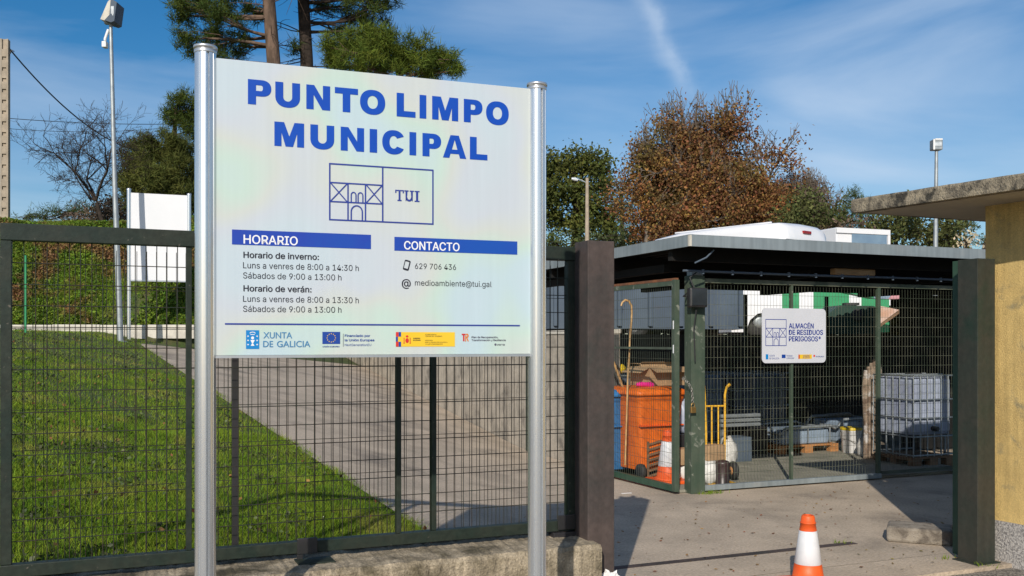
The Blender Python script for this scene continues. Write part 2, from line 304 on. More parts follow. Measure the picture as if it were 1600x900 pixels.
class MB:
    def __init__(s): s.v = []; s.f = []; s.sm = []
    def add(s, vs, fs, smooth=False):
        o = len(s.v); s.v += [tuple(p) for p in vs]
        for f in fs: s.f.append(tuple(i + o for i in f)); s.sm.append(smooth)
        return s
    def box(s, x0, x1, y0, y1, z0, z1, c=0.0, rot=0.0, piv=None):
        if c <= 0:
            vs = [(x, y, z) for z in (z0, z1) for y in (y0, y1) for x in (x0, x1)]
            fs = [(0, 2, 3, 1), (4, 5, 7, 6), (0, 1, 5, 4), (2, 6, 7, 3), (0, 4, 6, 2), (1, 3, 7, 5)]
        else:
            bm = bmesh.new(); bmesh.ops.create_cube(bm, size=1.0)
            for v in bm.verts: v.co = ((x0 + x1) / 2 + v.co.x * (x1 - x0), (y0 + y1) / 2 + v.co.y * (y1 - y0), (z0 + z1) / 2 + v.co.z * (z1 - z0))
            bmesh.ops.bevel(bm, geom=bm.edges[:], offset=c, segments=2, affect='EDGES', profile=0.5)
            bm.verts.index_update(); vs = [v.co[:] for v in bm.verts]; fs = [[v.index for v in f.verts] for f in bm.faces]; bm.free()
        if rot:
            px, py = piv if piv else ((x0 + x1) / 2, (y0 + y1) / 2); cc, ss = math.cos(rot), math.sin(rot)
            vs = [(px + (x - px) * cc - (y - py) * ss, py + (x - px) * ss + (y - py) * cc, z) for x, y, z in vs]
        return s.add(vs, fs)
    def tube(s, pts, r, n=8, caps=True, smooth=True):
        pts = [Vector(p) for p in pts]; rs = r if isinstance(r, (list, tuple)) else [r] * len(pts)
        vs = []; prev = None
        for i, p in enumerate(pts):
            d = (pts[min(i + 1, len(pts) - 1)] - pts[max(i - 1, 0)])
            if d.length < 1e-9: d = Vector((0, 0, 1))
            d.normalize()
            if prev is None:
                a = Vector((0, 0, 1)) if abs(d.z) < 0.9 else Vector((1, 0, 0)); e1 = d.cross(a).normalized()
            else:
                e1 = (prev - d * prev.dot(d))
                e1 = e1.normalized() if e1.length > 1e-6 else d.orthogonal().normalized()
            prev = e1; e2 = d.cross(e1)
            for k in range(n):
                t = 2 * math.pi * k / n; vs.append(p + (e1 * math.cos(t) + e2 * math.sin(t)) * rs[i])
        fs = []
        for i in range(len(pts) - 1):
            for k in range(n):
                a = i * n + k; b = i * n + (k + 1) % n; fs.append((a, b, b + n, a + n))
        s.add(vs, fs, smooth)
        if caps:
            s.add(vs[:n], [tuple(range(n))[::-1]]); s.add(vs[-n:], [tuple(range(n))])
        return s
    def lathe(s, prof, n=32, cx=0, cy=0, smooth=True, axis='z', caps=True):
        vs = []
        for r, z in prof:
            for k in range(n):
                t = 2 * math.pi * k / n
                if axis == 'z': vs.append((cx + r * math.cos(t), cy + r * math.sin(t), z))
                elif axis == 'x': vs.append((z, cx + r * math.cos(t), cy + r * math.sin(t)))
                else: vs.append((cx + r * math.cos(t), z, cy + r * math.sin(t)))
        fs = [(i * n + k, i * n + (k + 1) % n, (i + 1) * n + (k + 1) % n, (i + 1) * n + k) for i in range(len(prof) - 1) for k in range(n)]
        s.add(vs, fs, smooth)
        if caps:
            s.add(vs[:n], [tuple(range(n))[::-1]]); s.add(vs[-n:], [tuple(range(n))])
        return s
    def prism(s, poly, y0, y1):
        """poly in (x, z), extruded along y"""
        n = len(poly); vs = [(x, y0, z) for x, z in poly] + [(x, y1, z) for x, z in poly]
        fs = [tuple(range(n)), tuple(range(2 * n - 1, n - 1, -1))] + [(i, i + n, (i + 1) % n + n, (i + 1) % n) for i in range(n)]
        return s.add(vs, fs)
    def build(s, name, m, parent=None, loc=(0, 0, 0), kind=None, bevel=0.0, flat=False):
        me = bpy.data.meshes.new(name); me.from_pydata(s.v, [], s.f)
        if not flat: me.polygons.foreach_set('use_smooth', s.sm)
        me.update()
        bm = bmesh.new(); bm.from_mesh(me); bmesh.ops.recalc_face_normals(bm, faces=bm.faces); bm.to_mesh(me); bm.free()
        return obj(name, me, m, parent, loc, kind)

def copy_tree(o, parent=None, **kw):
    c = o.copy(); COL.objects.link(c); c.parent = parent
    for k, v in kw.items(): c[k] = v
    for ch in list(o.children): copy_tree(ch, c)
    return c

# ------------------------------------------------------------------ terrain
KX = -8.75
def base_h(X, Y):
    p = -0.05 - 0.2 * X + 0.005 * Y
    p = 0.5 * (p + np.sqrt(p * p + 0.0009))
    return np.minimum(p, 1.84)
def kerb_y(X): return 21.25 + 0.15 * (X + 8.75)
def land_h(X, Y):
    h = base_h(X, Y); h = h + 0.010 * np.sin(X * 4.1 + 2 * np.sin(Y * 1.7)) * np.sin(Y * 3.3 + X) * np.clip(h * 8, 0, 1)
    wx = np.clip((-6.2 - X) / 1.8, 0, 1); wx = wx * wx * (3 - 2 * wx)
    d = np.maximum(Y - kerb_y(X) - 0.12, 0)
    hb = np.minimum(1.90 + 0.8 * d, np.maximum(1.70 + 0.118 * Y, 2.4) + 0.05 * np.sin(X * 0.7) + 0.04 * np.sin(Y * 0.9 + X))
    # beyond the road the land rises behind the ramp too
    d2 = np.maximum(Y - 42, 0)
    hb2 = np.minimum(h + 0.25 * d2, 4.5)
    return np.where(d > 0, h + (hb - h) * wx + (hb2 - h) * (1 - wx), h)
def u_wall(v): return 3.45 + 0.066 * (v - 5.0)
def XY(u, v): return u * C - v * S, V0 + u * S + v * C

def grid_mesh(name, us_fn, vs_arr, nu, hfn, off=0.0):
    verts = []
    for v in vs_arr:
        a, b = us_fn(v)
        if nu > 200: uu = a + (b - a) * (1 - (1 - np.linspace(0, 1, nu)) ** 1)
        uu = np.linspace(a, b, nu)
        X, Y = XY(uu, v); Z = hfn(X, Y) + off
        verts.append(np.stack([X, Y, Z], 1))
    V = np.concatenate(verts); nv = len(vs_arr)
    i, j = np.meshgrid(np.arange(nv - 1), np.arange(nu - 1), indexing='ij')
    a = (i * nu + j).ravel(); F = np.stack([a, a + 1, a + nu + 1, a + nu], 1)
    return mesh_np(name, V, F, True)

obj('street', mesh_np('street', [(-3000, -3000, -0.03), (3000, -3000, -0.03), (3000, 3000, -0.03), (-3000, 3000, -0.03)], [(0, 1, 2, 3)]), 'street_gravel', kind='structure')
obj('bank_ground', grid_mesh('bank_ground', lambda v: (-26.0, u_wall(v) - 0.02), np.concatenate([np.linspace(0.27, 20, 60), np.linspace(20.5, 60, 60)]), 150, land_h, -0.012), 'soil', kind='structure')
obj('far_ground', mesh_np('far_ground', [(-400, 50, 4.4), (400, 50, 4.4), (900, 1500, 14), (-900, 1500, 14)], [(0, 1, 2, 3)]), 'soil', kind='structure')
# plateau behind the cage
pl = [W(3.6, 8.15, 1.72), W(60, 8.15, 1.72), W(60, 80, 1.72), W(7.0, 60, 1.72)]
obj('upper_yard', mesh_np('upper_yard', pl, [(0, 1, 2, 3)]), 'concrete_yard', kind='structure')
# concrete: ramp + yard
def path_left(v):
    if v < 16.15: return 0.34 - 0.121 * (v - 0.3)
    return max(-1.575, ((v * C + V0 - 21.0) / .15 - 8.75) * 0 + -1.575 + (v - 16.15) * 1.1)
def yard_h(X, Y): return base_h(X, Y)
me = grid_mesh('ramp', lambda v: (path_left(v), u_wall(v) - 0.01 if v >= 5 else 3.44), np.linspace(0.29, 27, 90), 40, yard_h, 0.0)
obj('ramp_pavement', me, 'concrete_yard', kind='structure')
me = mesh_np('yard', [W(3.44, 0.29), W(14, 0.29), W(14, 7.9), W(3.44, 7.9)], [(0, 1, 2, 3)])
obj('yard_pavement', me, 'concrete_yard', kind='structure')
me = MB(); me.box(0.52, 14, -0.16, 0.288, -0.1, -0.0005, 0)
o = me.build('gate_threshold', 'concrete_yard', None, kind='structure'); o.location = (0, V0, 0); o.rotation_euler = (0, 0, TH)

# ------------------------------------------------------------------ grass and bank cover
def blades(name, X, Y, Z, hmin, hmax, wid, m, lean=0.35):
    n = len(X); a = rng.uniform(0, 2 * np.pi, n); h = rng.uniform(hmin, hmax, n)
    w = wid * rng.uniform(0.7, 1.3, n); la = rng.uniform(0, 2 * np.pi, n); ll = rng.uniform(0, lean, n) * h
    dx, dy = np.cos(a) * w / 2, np.sin(a) * w / 2
    V = np.empty((n, 3, 3), np.float32)
    V[:, 0] = np.stack([X - dx, Y - dy, Z - 0.01], 1); V[:, 1] = np.stack([X + dx, Y + dy, Z - 0.01], 1)
    V[:, 2] = np.stack([X + np.cos(la) * ll, Y + np.sin(la) * ll, Z + h], 1)
    F = np.arange(n * 3).reshape(n, 3)
    return obj(name, mesh_np(name, V.reshape(-1, 3), F), m, kind='stuff')
def in_view(X, Y, lo=-60, hi=900):
    p = 800 + X / Y * FPX
    return (p > lo) & (p < hi)
gx, gy = [], []
for (v0, v1, dens) in ((0.29, 2.6, 11000), (2.6, 6, 5200), (6, 11, 2200), (11, 24, 900)):
    # uniform in u in [-16, path edge]
    uL = -3.4 - v0 * 1.0 if v1 < 7 else -11.5
    n = int((v1 - v0) * (0.34 - uL) * dens)
    u = rng.uniform(uL, 0.4, n); v = rng.uniform(v0, v1, n)
    edge = np.where(v < 16.15, 0.34 - 0.121 * (v - 0.3), (-7.8 + S * v) / C)
    # slightly ragged edge
    k = u < edge + 0.03 + 0.05 * np.sin(v * 7) * np.sin(v * 2.3) + rng.normal(0, 0.045, n)
    X, Y = XY(u, v); k &= in_view(X, Y) & (Y < kerb_y(X) - .1)
    clump = np.sin(X * 3.1 + np.sin(Y * 2.3) * 2) + np.sin(Y * 2.7 + X * 1.7 + 1.3)
    k &= rng.uniform(0, 1, n) < 0.78 + 0.16 * clump
    gx.append(X[k]); gy.append(Y[k])
gx = np.concatenate(gx); gy = np.concatenate(gy)
dist = gy
o = blades('lawn_grass', gx, gy, land_h(gx, gy), 0.012, 0.045 + 0.018 * (np.sin(gx * 5.3 + gy * 1.1) * np.sin(gy * 4.1 - gx)), 0.0070, 'grass', 1.6)
tag(o, 'short bright green lawn grass behind the sliding gate beside the ramp', 'grass', kind='stuff')

def _lq_marker(): pass
def leaf_quads(P, size, elong=1.6, up=0.0):
    """P (n,3) centres -> random quads"""
    n = len(P)
    a = rng.normal(size=(n, 3)); a /= np.linalg.norm(a, axis=1, keepdims=True)
    b = rng.normal(size=(n, 3)); b -= a * (a * b).sum(1, keepdims=True); b /= np.linalg.norm(b, axis=1, keepdims=True)
    s = size * rng.uniform(0.6, 1.3, (n, 1)); a = a * s * elong / 2; b = b * s / 2
    V = np.stack([P - a, P - b * 0.9, P + a, P + b * 0.9], 1)
    return V.reshape(-1, 3), np.arange(n * 4).reshape(n, 4)
# broad-leaved weeds and a few dead leaves in the lawn
cu_, cv_ = rng.uniform(-9, .1, 260), rng.uniform(.3, 15, 260)
k = cu_ < .34 - .121 * cv_ - .1; cu_, cv_ = cu_[k], cv_[k]
u = np.repeat(cu_, 40) + rng.normal(0, .10, len(cu_) * 40); v = np.repeat(cv_, 40) + rng.normal(0, .10, len(cu_) * 40)
X, Y = XY(u, v); k = in_view(X, Y) & (Y < kerb_y(X) - .15); X, Y = X[k], Y[k]
V, F = leaf_quads(np.stack([X, Y, land_h(X, Y) + rng.uniform(.015, .05, len(X))], 1), .026, 1.3)
o = obj('lawn_weeds', mesh_np('lawn_weeds', V, F), 'leaf_olive', kind='stuff'); tag(o, 'darker broad-leaved weeds dotted through the lawn', 'weeds', kind='stuff')
u = rng.uniform(-9, .3, 700); v = rng.uniform(.3, 15, 700); X, Y = XY(u, v); k = in_view(X, Y) & (u < .34 - .121 * v) & (Y < kerb_y(X) - .15); X, Y = X[k], Y[k]
V, F = leaf_quads(np.stack([X, Y, land_h(X, Y) + .045], 1), .032, 1.3)
o = obj('fallen_leaves', mesh_np('fallen_leaves', V, F), 'leaf_russet', kind='stuff'); tag(o, 'few brown fallen leaves caught in the lawn grass', 'fallen leaves', kind='stuff')
# ivy/bramble cover on the steep bank
n = 330000
X = rng.uniform(-19, -6.6, n); Y = kerb_y(X) + .2 + rng.uniform(0, 1, n) ** 1.2 * 5.5
k = in_view(X, Y, -20, 330); X, Y = X[k], Y[k]
Z = land_h(X, Y); patch = np.sin(X * 1.9 + Y * 0.7) + np.sin(Y * 1.3 - X * 0.6 + 2) + rng.normal(0, 0.5, len(X))
k = patch > -0.9; X, Y, Z = X[k], Y[k], Z[k]
P = np.stack([X, Y, Z + rng.uniform(0.0, 0.16, len(X)) * (1 + 0.5 * np.sin(X * 2.3) * np.sin(Y * 1.9))], 1)
V, F = leaf_quads(P, 0.048, 1.5)
o = obj('bank_cover', mesh_np('bank_cover', V, F), 'ivy', kind='stuff')
tag(o, 'mottled green and brown ivy and bramble cover on the steep bank above the kerb', 'ground cover', kind='stuff')
n = 90000
X = rng.uniform(-19, -6.6, n); Y = kerb_y(X) + .2 + rng.uniform(0, 5.5, n); k = in_view(X, Y, -20, 330) & (np.sin(X * 2.1 + Y) + np.sin(Y * 2.6 - X * 1.3) + rng.normal(0, .5, n) > -.2); X, Y = X[k], Y[k]
o = blades('slope_grass', X, Y, land_h(X, Y), 0.06, 0.20, 0.016, 'grass', 1.0)
tag(o, 'tufted green grass growing through the brown bramble on the steep bank', 'grass', kind='stuff')
# grass on top of the bank
n = 60000
X = rng.uniform(-26, -7, n); Y = kerb_y(X) + rng.uniform(3.2, 20, n); k = in_view(X, Y, -20, 330); X, Y = X[k], Y[k]
o = blades('bank_grass', X, Y, land_h(X, Y), 0.05, 0.16, 0.022, 'grass')
tag(o, 'long grass along the crest of the bank under the bare tree', 'grass', kind='stuff')

# kerb along the foot of the bank, in lengths
kerb = thing('kerb', 'long pale concrete kerb between the lawn and the ivy bank', 'kerb', (-16.0, float(kerb_y(-16.0)), 0), math.atan(.15))
kd = None
for i in range(9):
    if kd is None:
        k_ = MB(); k_.box(0.006, 0.994, -0.09, 0.09, 1.70, 2.01, 0.012); k_o = k_.build('kerbstone', 'kerb_concrete', kerb); kd = k_o.data
    else:
        k_o = obj('kerbstone', kd, None, kerb)
    k_o.location = (i * 1.0, random.uniform(-.008, .008), random.uniform(-.006, .006))

# ------------------------------------------------------------------ big sign
S_TH = math.atan(0.371); SC, SS = math.cos(S_TH), math.sin(S_TH); SZ0 = 4.62
def s_at(px):
    t = (px - 800) / FPX; Z = SZ0 / (1 - 0.371 * t); return (t * Z) / SC, Z   # distance along the sign plane from x=0, depth
U0 = s_at(583)[0]
def SP(px, py):
    u, Z = s_at(px); return u - U0, CAM_H + (533 - py) * Z / FPX
u583, z583 = s_at(583)
sign = thing('information_sign', 'large pale silver municipal information board with blue title between two round aluminium posts', 'sign',
             ((583 - 800) / FPX * z583, z583, 0), S_TH)
def post_mesh(r, h):
    ang = []
    for k in range(160):
        t = 2 * math.pi * k / 160; rr = r
        for c0, hw_, dp in ((-80, 6, .74), (-128, 2.5, .93), (-48, 2.5, .93), (98, 6, .74), (50, 2.5, .93), (135, 2.5, .93)):
            d = (math.degrees(t) - c0 + 180) % 360 - 180
            if abs(d) < hw_: rr = r * dp
        # fine flutes
        rr *= 1 + 0.004 * math.cos(16 * t)
        ang.append((rr * math.cos(t), rr * math.sin(t)))
    n = 160; b = MB(); vs = [(x, y, -0.1) for x, y in ang] + [(x, y, h) for x, y in ang]
    b.add(vs, [(i, (i + 1) % n, (i + 1) % n + n, i + n) for i in range(n)] + [tuple(range(n, 2 * n))]); return b
(xl, zt), (xr, zt2) = SP(321, 84), SP(839, 141)
for x, z in ((xl, zt), (xr, zt2)):
    p = post_mesh(0.0445, z).build('post', 'aluminium', sign, (x, 0, 0))
    cp = MB(); cp.lathe([(0.0465, z), (0.0475, z + .004), (0.0475, z + 0.012), (0.0450, z + 0.013), (0.0450, z + 0.017), (0.0500, z + 0.018), (0.0505, z + 0.026), (0.049, z + 0.031), (0.040, z + 0.034)], 48)
    cp.build('post_cap', 'alu_cap', p)
    fc = MB(); fc.lathe([(0.085, -0.03), (0.085, 0.012), (0.055, 0.016)], 24); fc.build('base_flange', 'galvanised', p)
(pxl, ztl), (pxr, zbr) = SP(340, 92), SP(826.5, 553)
zt_ = (SP(340, 92)[1] + SP(826, 139.5)[1]) / 2; zb_ = (SP(340, 555)[1] + SP(826, 553)[1]) / 2
b = MB(); b.box(xl + 0.040, xr - 0.040, -0.014, 0.014, zb_, zt_, 0.002); b.build('sign_panel', 'sign_film', sign)
b = MB(); b.box(xl + 0.040, xr - 0.040, -0.0165, 0.0165, zb_ - 0.012, zb_ - 0.0005); b.build('panel_edge', 'alu_cap', sign)
b = MB()
for zz in (0.25, 0.8):
    b.box(xl + .042, xr - .042, 0.016, 0.034, zb_ + zz, zb_ + zz + 0.03)
b.build('back_rail', 'alu_cap', sign)

# flat print helpers: shapes given in sign-plane (x, z)
def fill_obj(name, loops, m, parent, y, frame=None):
    """loops: closed 2D outlines (holes by even-odd)"""
    cu = bpy.data.curves.new(name, 'CURVE'); cu.dimensions = '2D'; cu.fill_mode = 'BOTH'
    for lp in loops:
        sp = cu.splines.new('POLY'); sp.points.add(len(lp) - 1)
        for i, (a, b_) in enumerate(lp): sp.points[i].co = (a, b_, 0, 1)
        sp.use_cyclic_u = True
    co = bpy.data.objects.new(name, cu); COL.objects.link(co); dg = bpy.context.evaluated_depsgraph_get()
    me = bpy.data.meshes.new_from_object(co.evaluated_get(dg)); bpy.data.objects.remove(co); bpy.data.curves.remove(cu)
    co_ = np.empty(len(me.vertices) * 3, np.float32); me.vertices.foreach_get('co', co_); co_ = co_.reshape(-1, 3)
    out = np.stack([co_[:, 0], np.full(len(co_), y), co_[:, 1]], 1).astype(np.float32)
    me.vertices.foreach_set('co', out.ravel()); me.update(); me.name = name; me.materials.clear()
    o = obj(name, me, m, parent)
    return o
_txt = {}
import os
FONT = None
try:
    FONT = bpy.data.fonts.load(os.path.join(bpy.utils.resource_path('LOCAL'), 'datafiles', 'fonts', 'Inter.woff2'))
except Exception:
    FONT = None
def text_data(s, bold=0.0, plain=False):
    key = (s, bold, plain)
    if key in _txt: return _txt[key]
    cu = bpy.data.curves.new('t', 'FONT'); cu.body = s; cu.size = 1.0; cu.offset = bold; cu.resolution_u = 4; cu.fill_mode = 'FRONT'
    if FONT and not plain: cu.font = FONT
    co = bpy.data.objects.new('t', cu); COL.objects.link(co); dg = bpy.context.evaluated_depsgraph_get()
    me = bpy.data.meshes.new_from_object(co.evaluated_get(dg)); bpy.data.objects.remove(co); bpy.data.curves.remove(cu)
    v = np.empty(len(me.vertices) * 3, np.float32); me.vertices.foreach_get('co', v); v = v.reshape(-1, 3)[:, :2].copy()
    f = [tuple(p.vertices) for p in me.polygons]; bpy.data.meshes.remove(me)
    _txt[key] = (v, f); return v, f
CAPH = None
def text_mb(b, s, x0, x1, z, cap, y, bold=0.0, slant=None, h2=None):
    """text from x0 to x1, baseline z (z may be (z0,z1) for a sloping baseline), capital height cap"""
    global CAPH
    if CAPH is None:
        v, f = text_data('H'); CAPH = v[:, 1].max() - v[:, 1].min()
    pl_ = s in ('XUNTA', 'DE', 'GALICIA'); v, f = text_data(s, 0.0, pl_); k = cap / CAPH
    if pl_: hv = text_data('H', 0.0, True)[0]; k = cap / (hv[:, 1].max() - hv[:, 1].min())
    mn, mxx = v[:, 0].min(), v[:, 0].max()
    e = bold * cap * 1.6
    sx = (x1 - x0 - 2 * e) / (mxx - mn)
    za, zb = z if isinstance(z, tuple) else (z, z)
    for q, (ox, oz) in enumerate([(0, 0)] if not bold else [(-e, 0), (e, 0), (0, e * .7), (0, -e * .7)]):
        xs = x0 + e + ox + (v[:, 0] - mn) * sx
        zs = za + (zb - za) * (xs - x0) / max(x1 - x0, 1e-6) + v[:, 1] * k + oz
        b.add([(a, y - q * .00006, c) for a, c in zip(xs, zs)], f)
    return b
FR = -0.0155
def sign_text(b, s, px0, px1, py0, caph_px, y=None, bold=0.0, py1=None):
    x0, z0 = SP(px0, py0); x1, z1 = SP(px1, py1 if py1 is not None else py0)
    cap = caph_px * s_at((px0 + px1) / 2)[1] / FPX
    if py1 is None: z1 = z0
    text_mb(b, s, x0, x1, (z0 + z1) / 2, cap, FR if y is None else y, bold)

# heavy title letters, drawn in a unit box; w = width in cap heights
def arc(cx, cy, rx, ry, a0, a1, n=18, p=2.25):
    out = []
    for i in range(n + 1):
        t = math.radians(a0 + (a1 - a0) * i / n); c_, s_ = math.cos(t), math.sin(t)
        out.append((cx + rx * math.copysign(abs(c_) ** (2 / p), c_), cy + ry * math.copysign(abs(s_) ** (2 / p), s_)))
    return out
def glyph(ch, w, st=0.315, ht=0.25):
    if ch == 'I': return [[(0, 0), (w, 0), (w, 1), (0, 1)]]
    if ch == 'L': return [[(0, 0), (w, 0), (w, ht), (st, ht), (st, 1), (0, 1)]]
    if ch == 'T': a = (w - st) / 2; return [[(a, 0), (a + st, 0), (a + st, 1 - ht), (w, 1 - ht), (w, 1), (0, 1), (0, 1 - ht), (a, 1 - ht)]]
    if ch == 'O':
        return [arc(w / 2, .5, w / 2, .52, 0, 358, 48), arc(w / 2, .5, w / 2 - st, .52 - ht, 0, 358, 36, 2.1)]
    if ch == 'P':
        r = 0.33; yc = 1 - r
        outer = [(0, 0), (st, 0), (st, 1 - 2 * r)] + arc(w - r * 1.15, yc, r * 1.15, r, -90, 90, 16, 2.3) + [(0, 1)]
        ri = r - ht * 0.86
        inner = [(st, yc - ri), (w - r * 1.15, yc - ri)] + arc(w - r * 1.15 - 0.02, yc, r * 1.15 - st * 0.98, ri, -90, 90, 10, 2.1) + [(st, yc + ri)]
        return [outer, inner]
    if ch == 'U':
        b = 0.42
        return [[(0, 1), (0, b)] + arc(w / 2, b, w / 2, b + .02, 180, 360, 24) + [(w, 1), (w - st, 1)] + arc(w / 2, b, w / 2 - st, b + .02 - ht, 360, 180, 18, 2.1) + [(st, 1)]]
    if ch == 'N': return [[(0, 0), (st * .94, 0), (st * .94, .60), (w - st * 1.02, 0), (w, 0), (w, 1), (w - st * .94, 1), (w - st * .94, .42), (st * 1.02, 1), (0, 1)]]
    if ch == 'M':
        m = w / 2
        return [[(0, 0), (.285, 0), (.285, .56), (m - .15, 0), (m + .15, 0), (w - .285, .56), (w - .285, 0), (w, 0), (w, 1), (w - .39, 1), (m, .42), (.39, 1), (0, 1)]]
    if ch == 'A':
        m = w / 2
        return [[(0, 0), (.29, 0), (.29 + .055, .185), (w - .29 - .055, .185), (w - .29, 0), (w, 0), (m + .19, 1), (m - .19, 1)], [(.41, .375), (w - .41, .375), (m, .80)]]
    if ch == 'C':
        o_ = arc(w / 2, .5, w / 2, .52, 28, 332, 44); i_ = arc(w / 2, .5, w / 2 - st, .52 - ht, 322, 38, 34, 2.1)
        return [o_ + [(w * .985, .30)] * 0 + i_]
def title(letters, base0, base1, capf):
    """letters: list of (char, zoomx0, zoomx1); baseline pixels at first/last; all in zoom px of 2.857"""
    for ch, a, c in letters:
        p0, p1 = 300 + a / 2.857, 300 + c / 2.857
        pm = (p0 + p1) / 2
        x0, _ = SP(p0, 500); x1, _ = SP(p1, 500)
        L = letters[0][1]; Rr = letters[-1][2]
        f_ = ((a + c) / 2 - L) / (Rr - L); pyb = base0 + (base1 - base0) * f_
        zb = TZ_b; k = TZ_cap
        w = (x1 - x0) / k
        loops = [[(x0 + gx_ * k, zb + gy_ * k) for gx_, gy_ in lp] for lp in glyph(ch, w)]
        fill_obj('letter', loops, 'blue_print', sign, FR)
# title lines are level on the board: take level from the first and last letters
TZ_b = (SP(390, 163.8)[1] + SP(641, 184.8)[1]) / 2; TZ_cap = (SP(390, 125)[1] - SP(390, 163.8)[1] + SP(641, 148.7)[1] - SP(641, 185.5)[1]) / 2
title([('P', 248, 352), ('U', 370, 480), ('N', 508, 614), ('T', 635, 738), ('O', 747, 859), ('L', 910, 994), ('I', 1012, 1042), ('M', 1068, 1184), ('P', 1209, 1292), ('O', 1308, 1409)], 0, 0, 0)
TZ_b = (SP(428, 228.8)[1] + SP(745, 250.5)[1]) / 2; TZ_cap = (SP(428, 190.6)[1] - SP(428, 228.8)[1] + SP(738, 216.0)[1] - SP(738, 251)[1]) / 2
title([('M', 366, 498), ('U', 526, 632), ('N', 661, 765), ('I', 790, 823), ('C', 846, 947), ('I', 967, 997), ('P', 1025, 1108), ('A', 1116, 1220), ('L', 1236, 1314)], 0, 0, 0)

def ribbon(b, pts, w, y, closed=False):
    """polyline ribbon with mitred corners in (x,z)"""
    n = len(pts); L1 = []; L2 = []
    for i in range(n):
        p = Vector(pts[i]); a = Vector(pts[i - 1]) if (i > 0 or closed) else None; c = Vector(pts[(i + 1) % n]) if (i < n - 1 or closed) else None
        d1 = (p - a).normalized() if a is not None else (c - p).normalized(); d2 = (c - p).normalized() if c is not None else d1
        n1 = Vector((-d1.y, d1.x)); n2 = Vector((-d2.y, d2.x)); m_ = (n1 + n2); m_.normalize(); k = w / 2 / max(m_.dot(n1), 0.3)
        L1.append(p + m_ * k); L2.append(p - m_ * k)
    vs = [(q.x, y, q.y) for q in L1] + [(q.x, y, q.y) for q in L2]
    rng_ = range(n) if closed else range(n - 1)
    b.add(vs, [(i, (i + 1) % n, (i + 1) % n + n, i + n) for i in rng_])
def tui_logo(parent, x0, x1, xm, z0, z1, w, yy, m, full=True):
    """castle emblem: x0..xm the picture square, xm..x1 the word square"""
    H = z1 - z0; Wd = xm - x0; b = MB(); st = [yy]
    def Y(): st[0] -= 0.00004; return st[0]
    def X_(f): return x0 + Wd * f
    def Z_(f): return z0 + H * f
    ribbon(b, [(x0, z0), (x1, z0), (x1, z1), (x0, z1)], w, Y(), True)
    if full: ribbon(b, [(xm, z0), (xm, z1)], w, Y())
    t1, t0 = 0.665, 0.325
    ribbon(b, [(x0, Z_(t1)), (xm, Z_(t1))], w * .95, Y()); 
    ribbon(b, [(x0, Z_(t0)), (X_(.34), Z_(t0))], w * .95, Y()); ribbon(b, [(X_(.34), Z_(t0)), (xm, Z_(t0))], w * .95, Y())
    for f in (.34, .67): ribbon(b, [(X_(f), z0), (X_(f), Z_(t1))], w * .95, Y())
    for a, c in ((0.0, .34), (.67, 1.0)):
        ribbon(b, [(X_(a) + w * .3, Z_(t0)), (X_(c) - w * .3, Z_(t1))], w * .8, Y()); ribbon(b, [(X_(a) + w * .3, Z_(t1)), (X_(c) - w * .3, Z_(t0))], w * .8, Y())
    for c in (.445, .575):
        ribbon(b, [(X_(c - .045), Z_(t0 + .01))] + [(X_(c + .045 * math.cos(math.radians(a))), Z_(.46 + .05 * math.sin(math.radians(a)))) for a in range(180, -1, -20)] + [(X_(c + .045), Z_(t0 + .01))], w * .8, Y())
    ribbon(b, [(X_(.40), z0)] + [(X_(.505 + .105 * math.cos(math.radians(a))), Z_(.16 + .11 * math.sin(math.radians(a)))) for a in range(180, -1, -15)] + [(X_(.61), z0)], w * .9, Y())
    return b.build('emblem', m, parent)
x0, z1_ = SP(514.3, 257); _, z0_ = SP(514.3, 344.5); xm, _ = SP(596.8, 300); x1, z1b = SP(675, 266.5); _, z0b = SP(675, 350)
lz0, lz1 = (z0_ + z0b) / 2, (z1_ + z1b) / 2
tui_logo(sign, x0, x1, xm, lz0, lz1, 0.0068, FR, 'logo_blue')
# TUI with serifs
b = MB(); y_ = FR
def serif_letter(b, ch, x0, x1, z0, z1):
    w = x1 - x0; h = z1 - z0; st = w * 0.22; sf = h * 0.11
    R_ = lambda a, c, d, e: b.add([(a, y_, d), (c, y_, d), (c, y_, e), (a, y_, e)], [(0, 1, 2, 3)])
    if ch == 'T':
        m_ = (x0 + x1) / 2
        R_(x0, x1, z1 - sf, z1); R_(m_ - st / 2, m_ + st / 2, z0 + sf, z1 - sf); R_(m_ - st * 1.1, m_ + st * 1.1, z0, z0 + sf)
        R_(x0, x0 + sf, z1 - sf * 2.6, z1 - sf); R_(x1 - sf, x1, z1 - sf * 2.6, z1 - sf)
    if ch == 'I':
        m_ = (x0 + x1) / 2; R_(m_ - w * .22, m_ + w * .22, z0 + sf, z1 - sf); R_(x0, x1, z0, z0 + sf); R_(x0, x1, z1 - sf, z1)
    if ch == 'U':
        R_(x0, x0 + st * 2, z1 - sf, z1); R_(x1 - st * 2, x1, z1 - sf, z1)
        cx = (x0 + x1) / 2; ro = w / 2 - st * .45; pts = [(x0 + st, z1 - sf), (x0 + st, z0 + ro * .8)] + [(cx - (cx - x0 - st) * math.cos(math.radians(a)), z0 + ro * .8 + st * .45 - (ro * .8) * math.sin(math.radians(a))) for a in range(15, 180, 15)] + [(x1 - st, z0 + ro * .8), (x1 - st, z1 - sf)]
        ribbon(b, pts, st * .9, y_)
tz0, tz1 = SP(635, 315.5)[1], SP(635, 298.2)[1]
serif_letter(b, 'T', SP(616.2, 0)[0], SP(629.8, 0)[0], tz0, tz1); serif_letter(b, 'U', SP(630.5, 0)[0], SP(645.5, 0)[0], tz0, tz1); serif_letter(b, 'I', SP(646.5, 0)[0], SP(654.2, 0)[0], tz0, tz1)
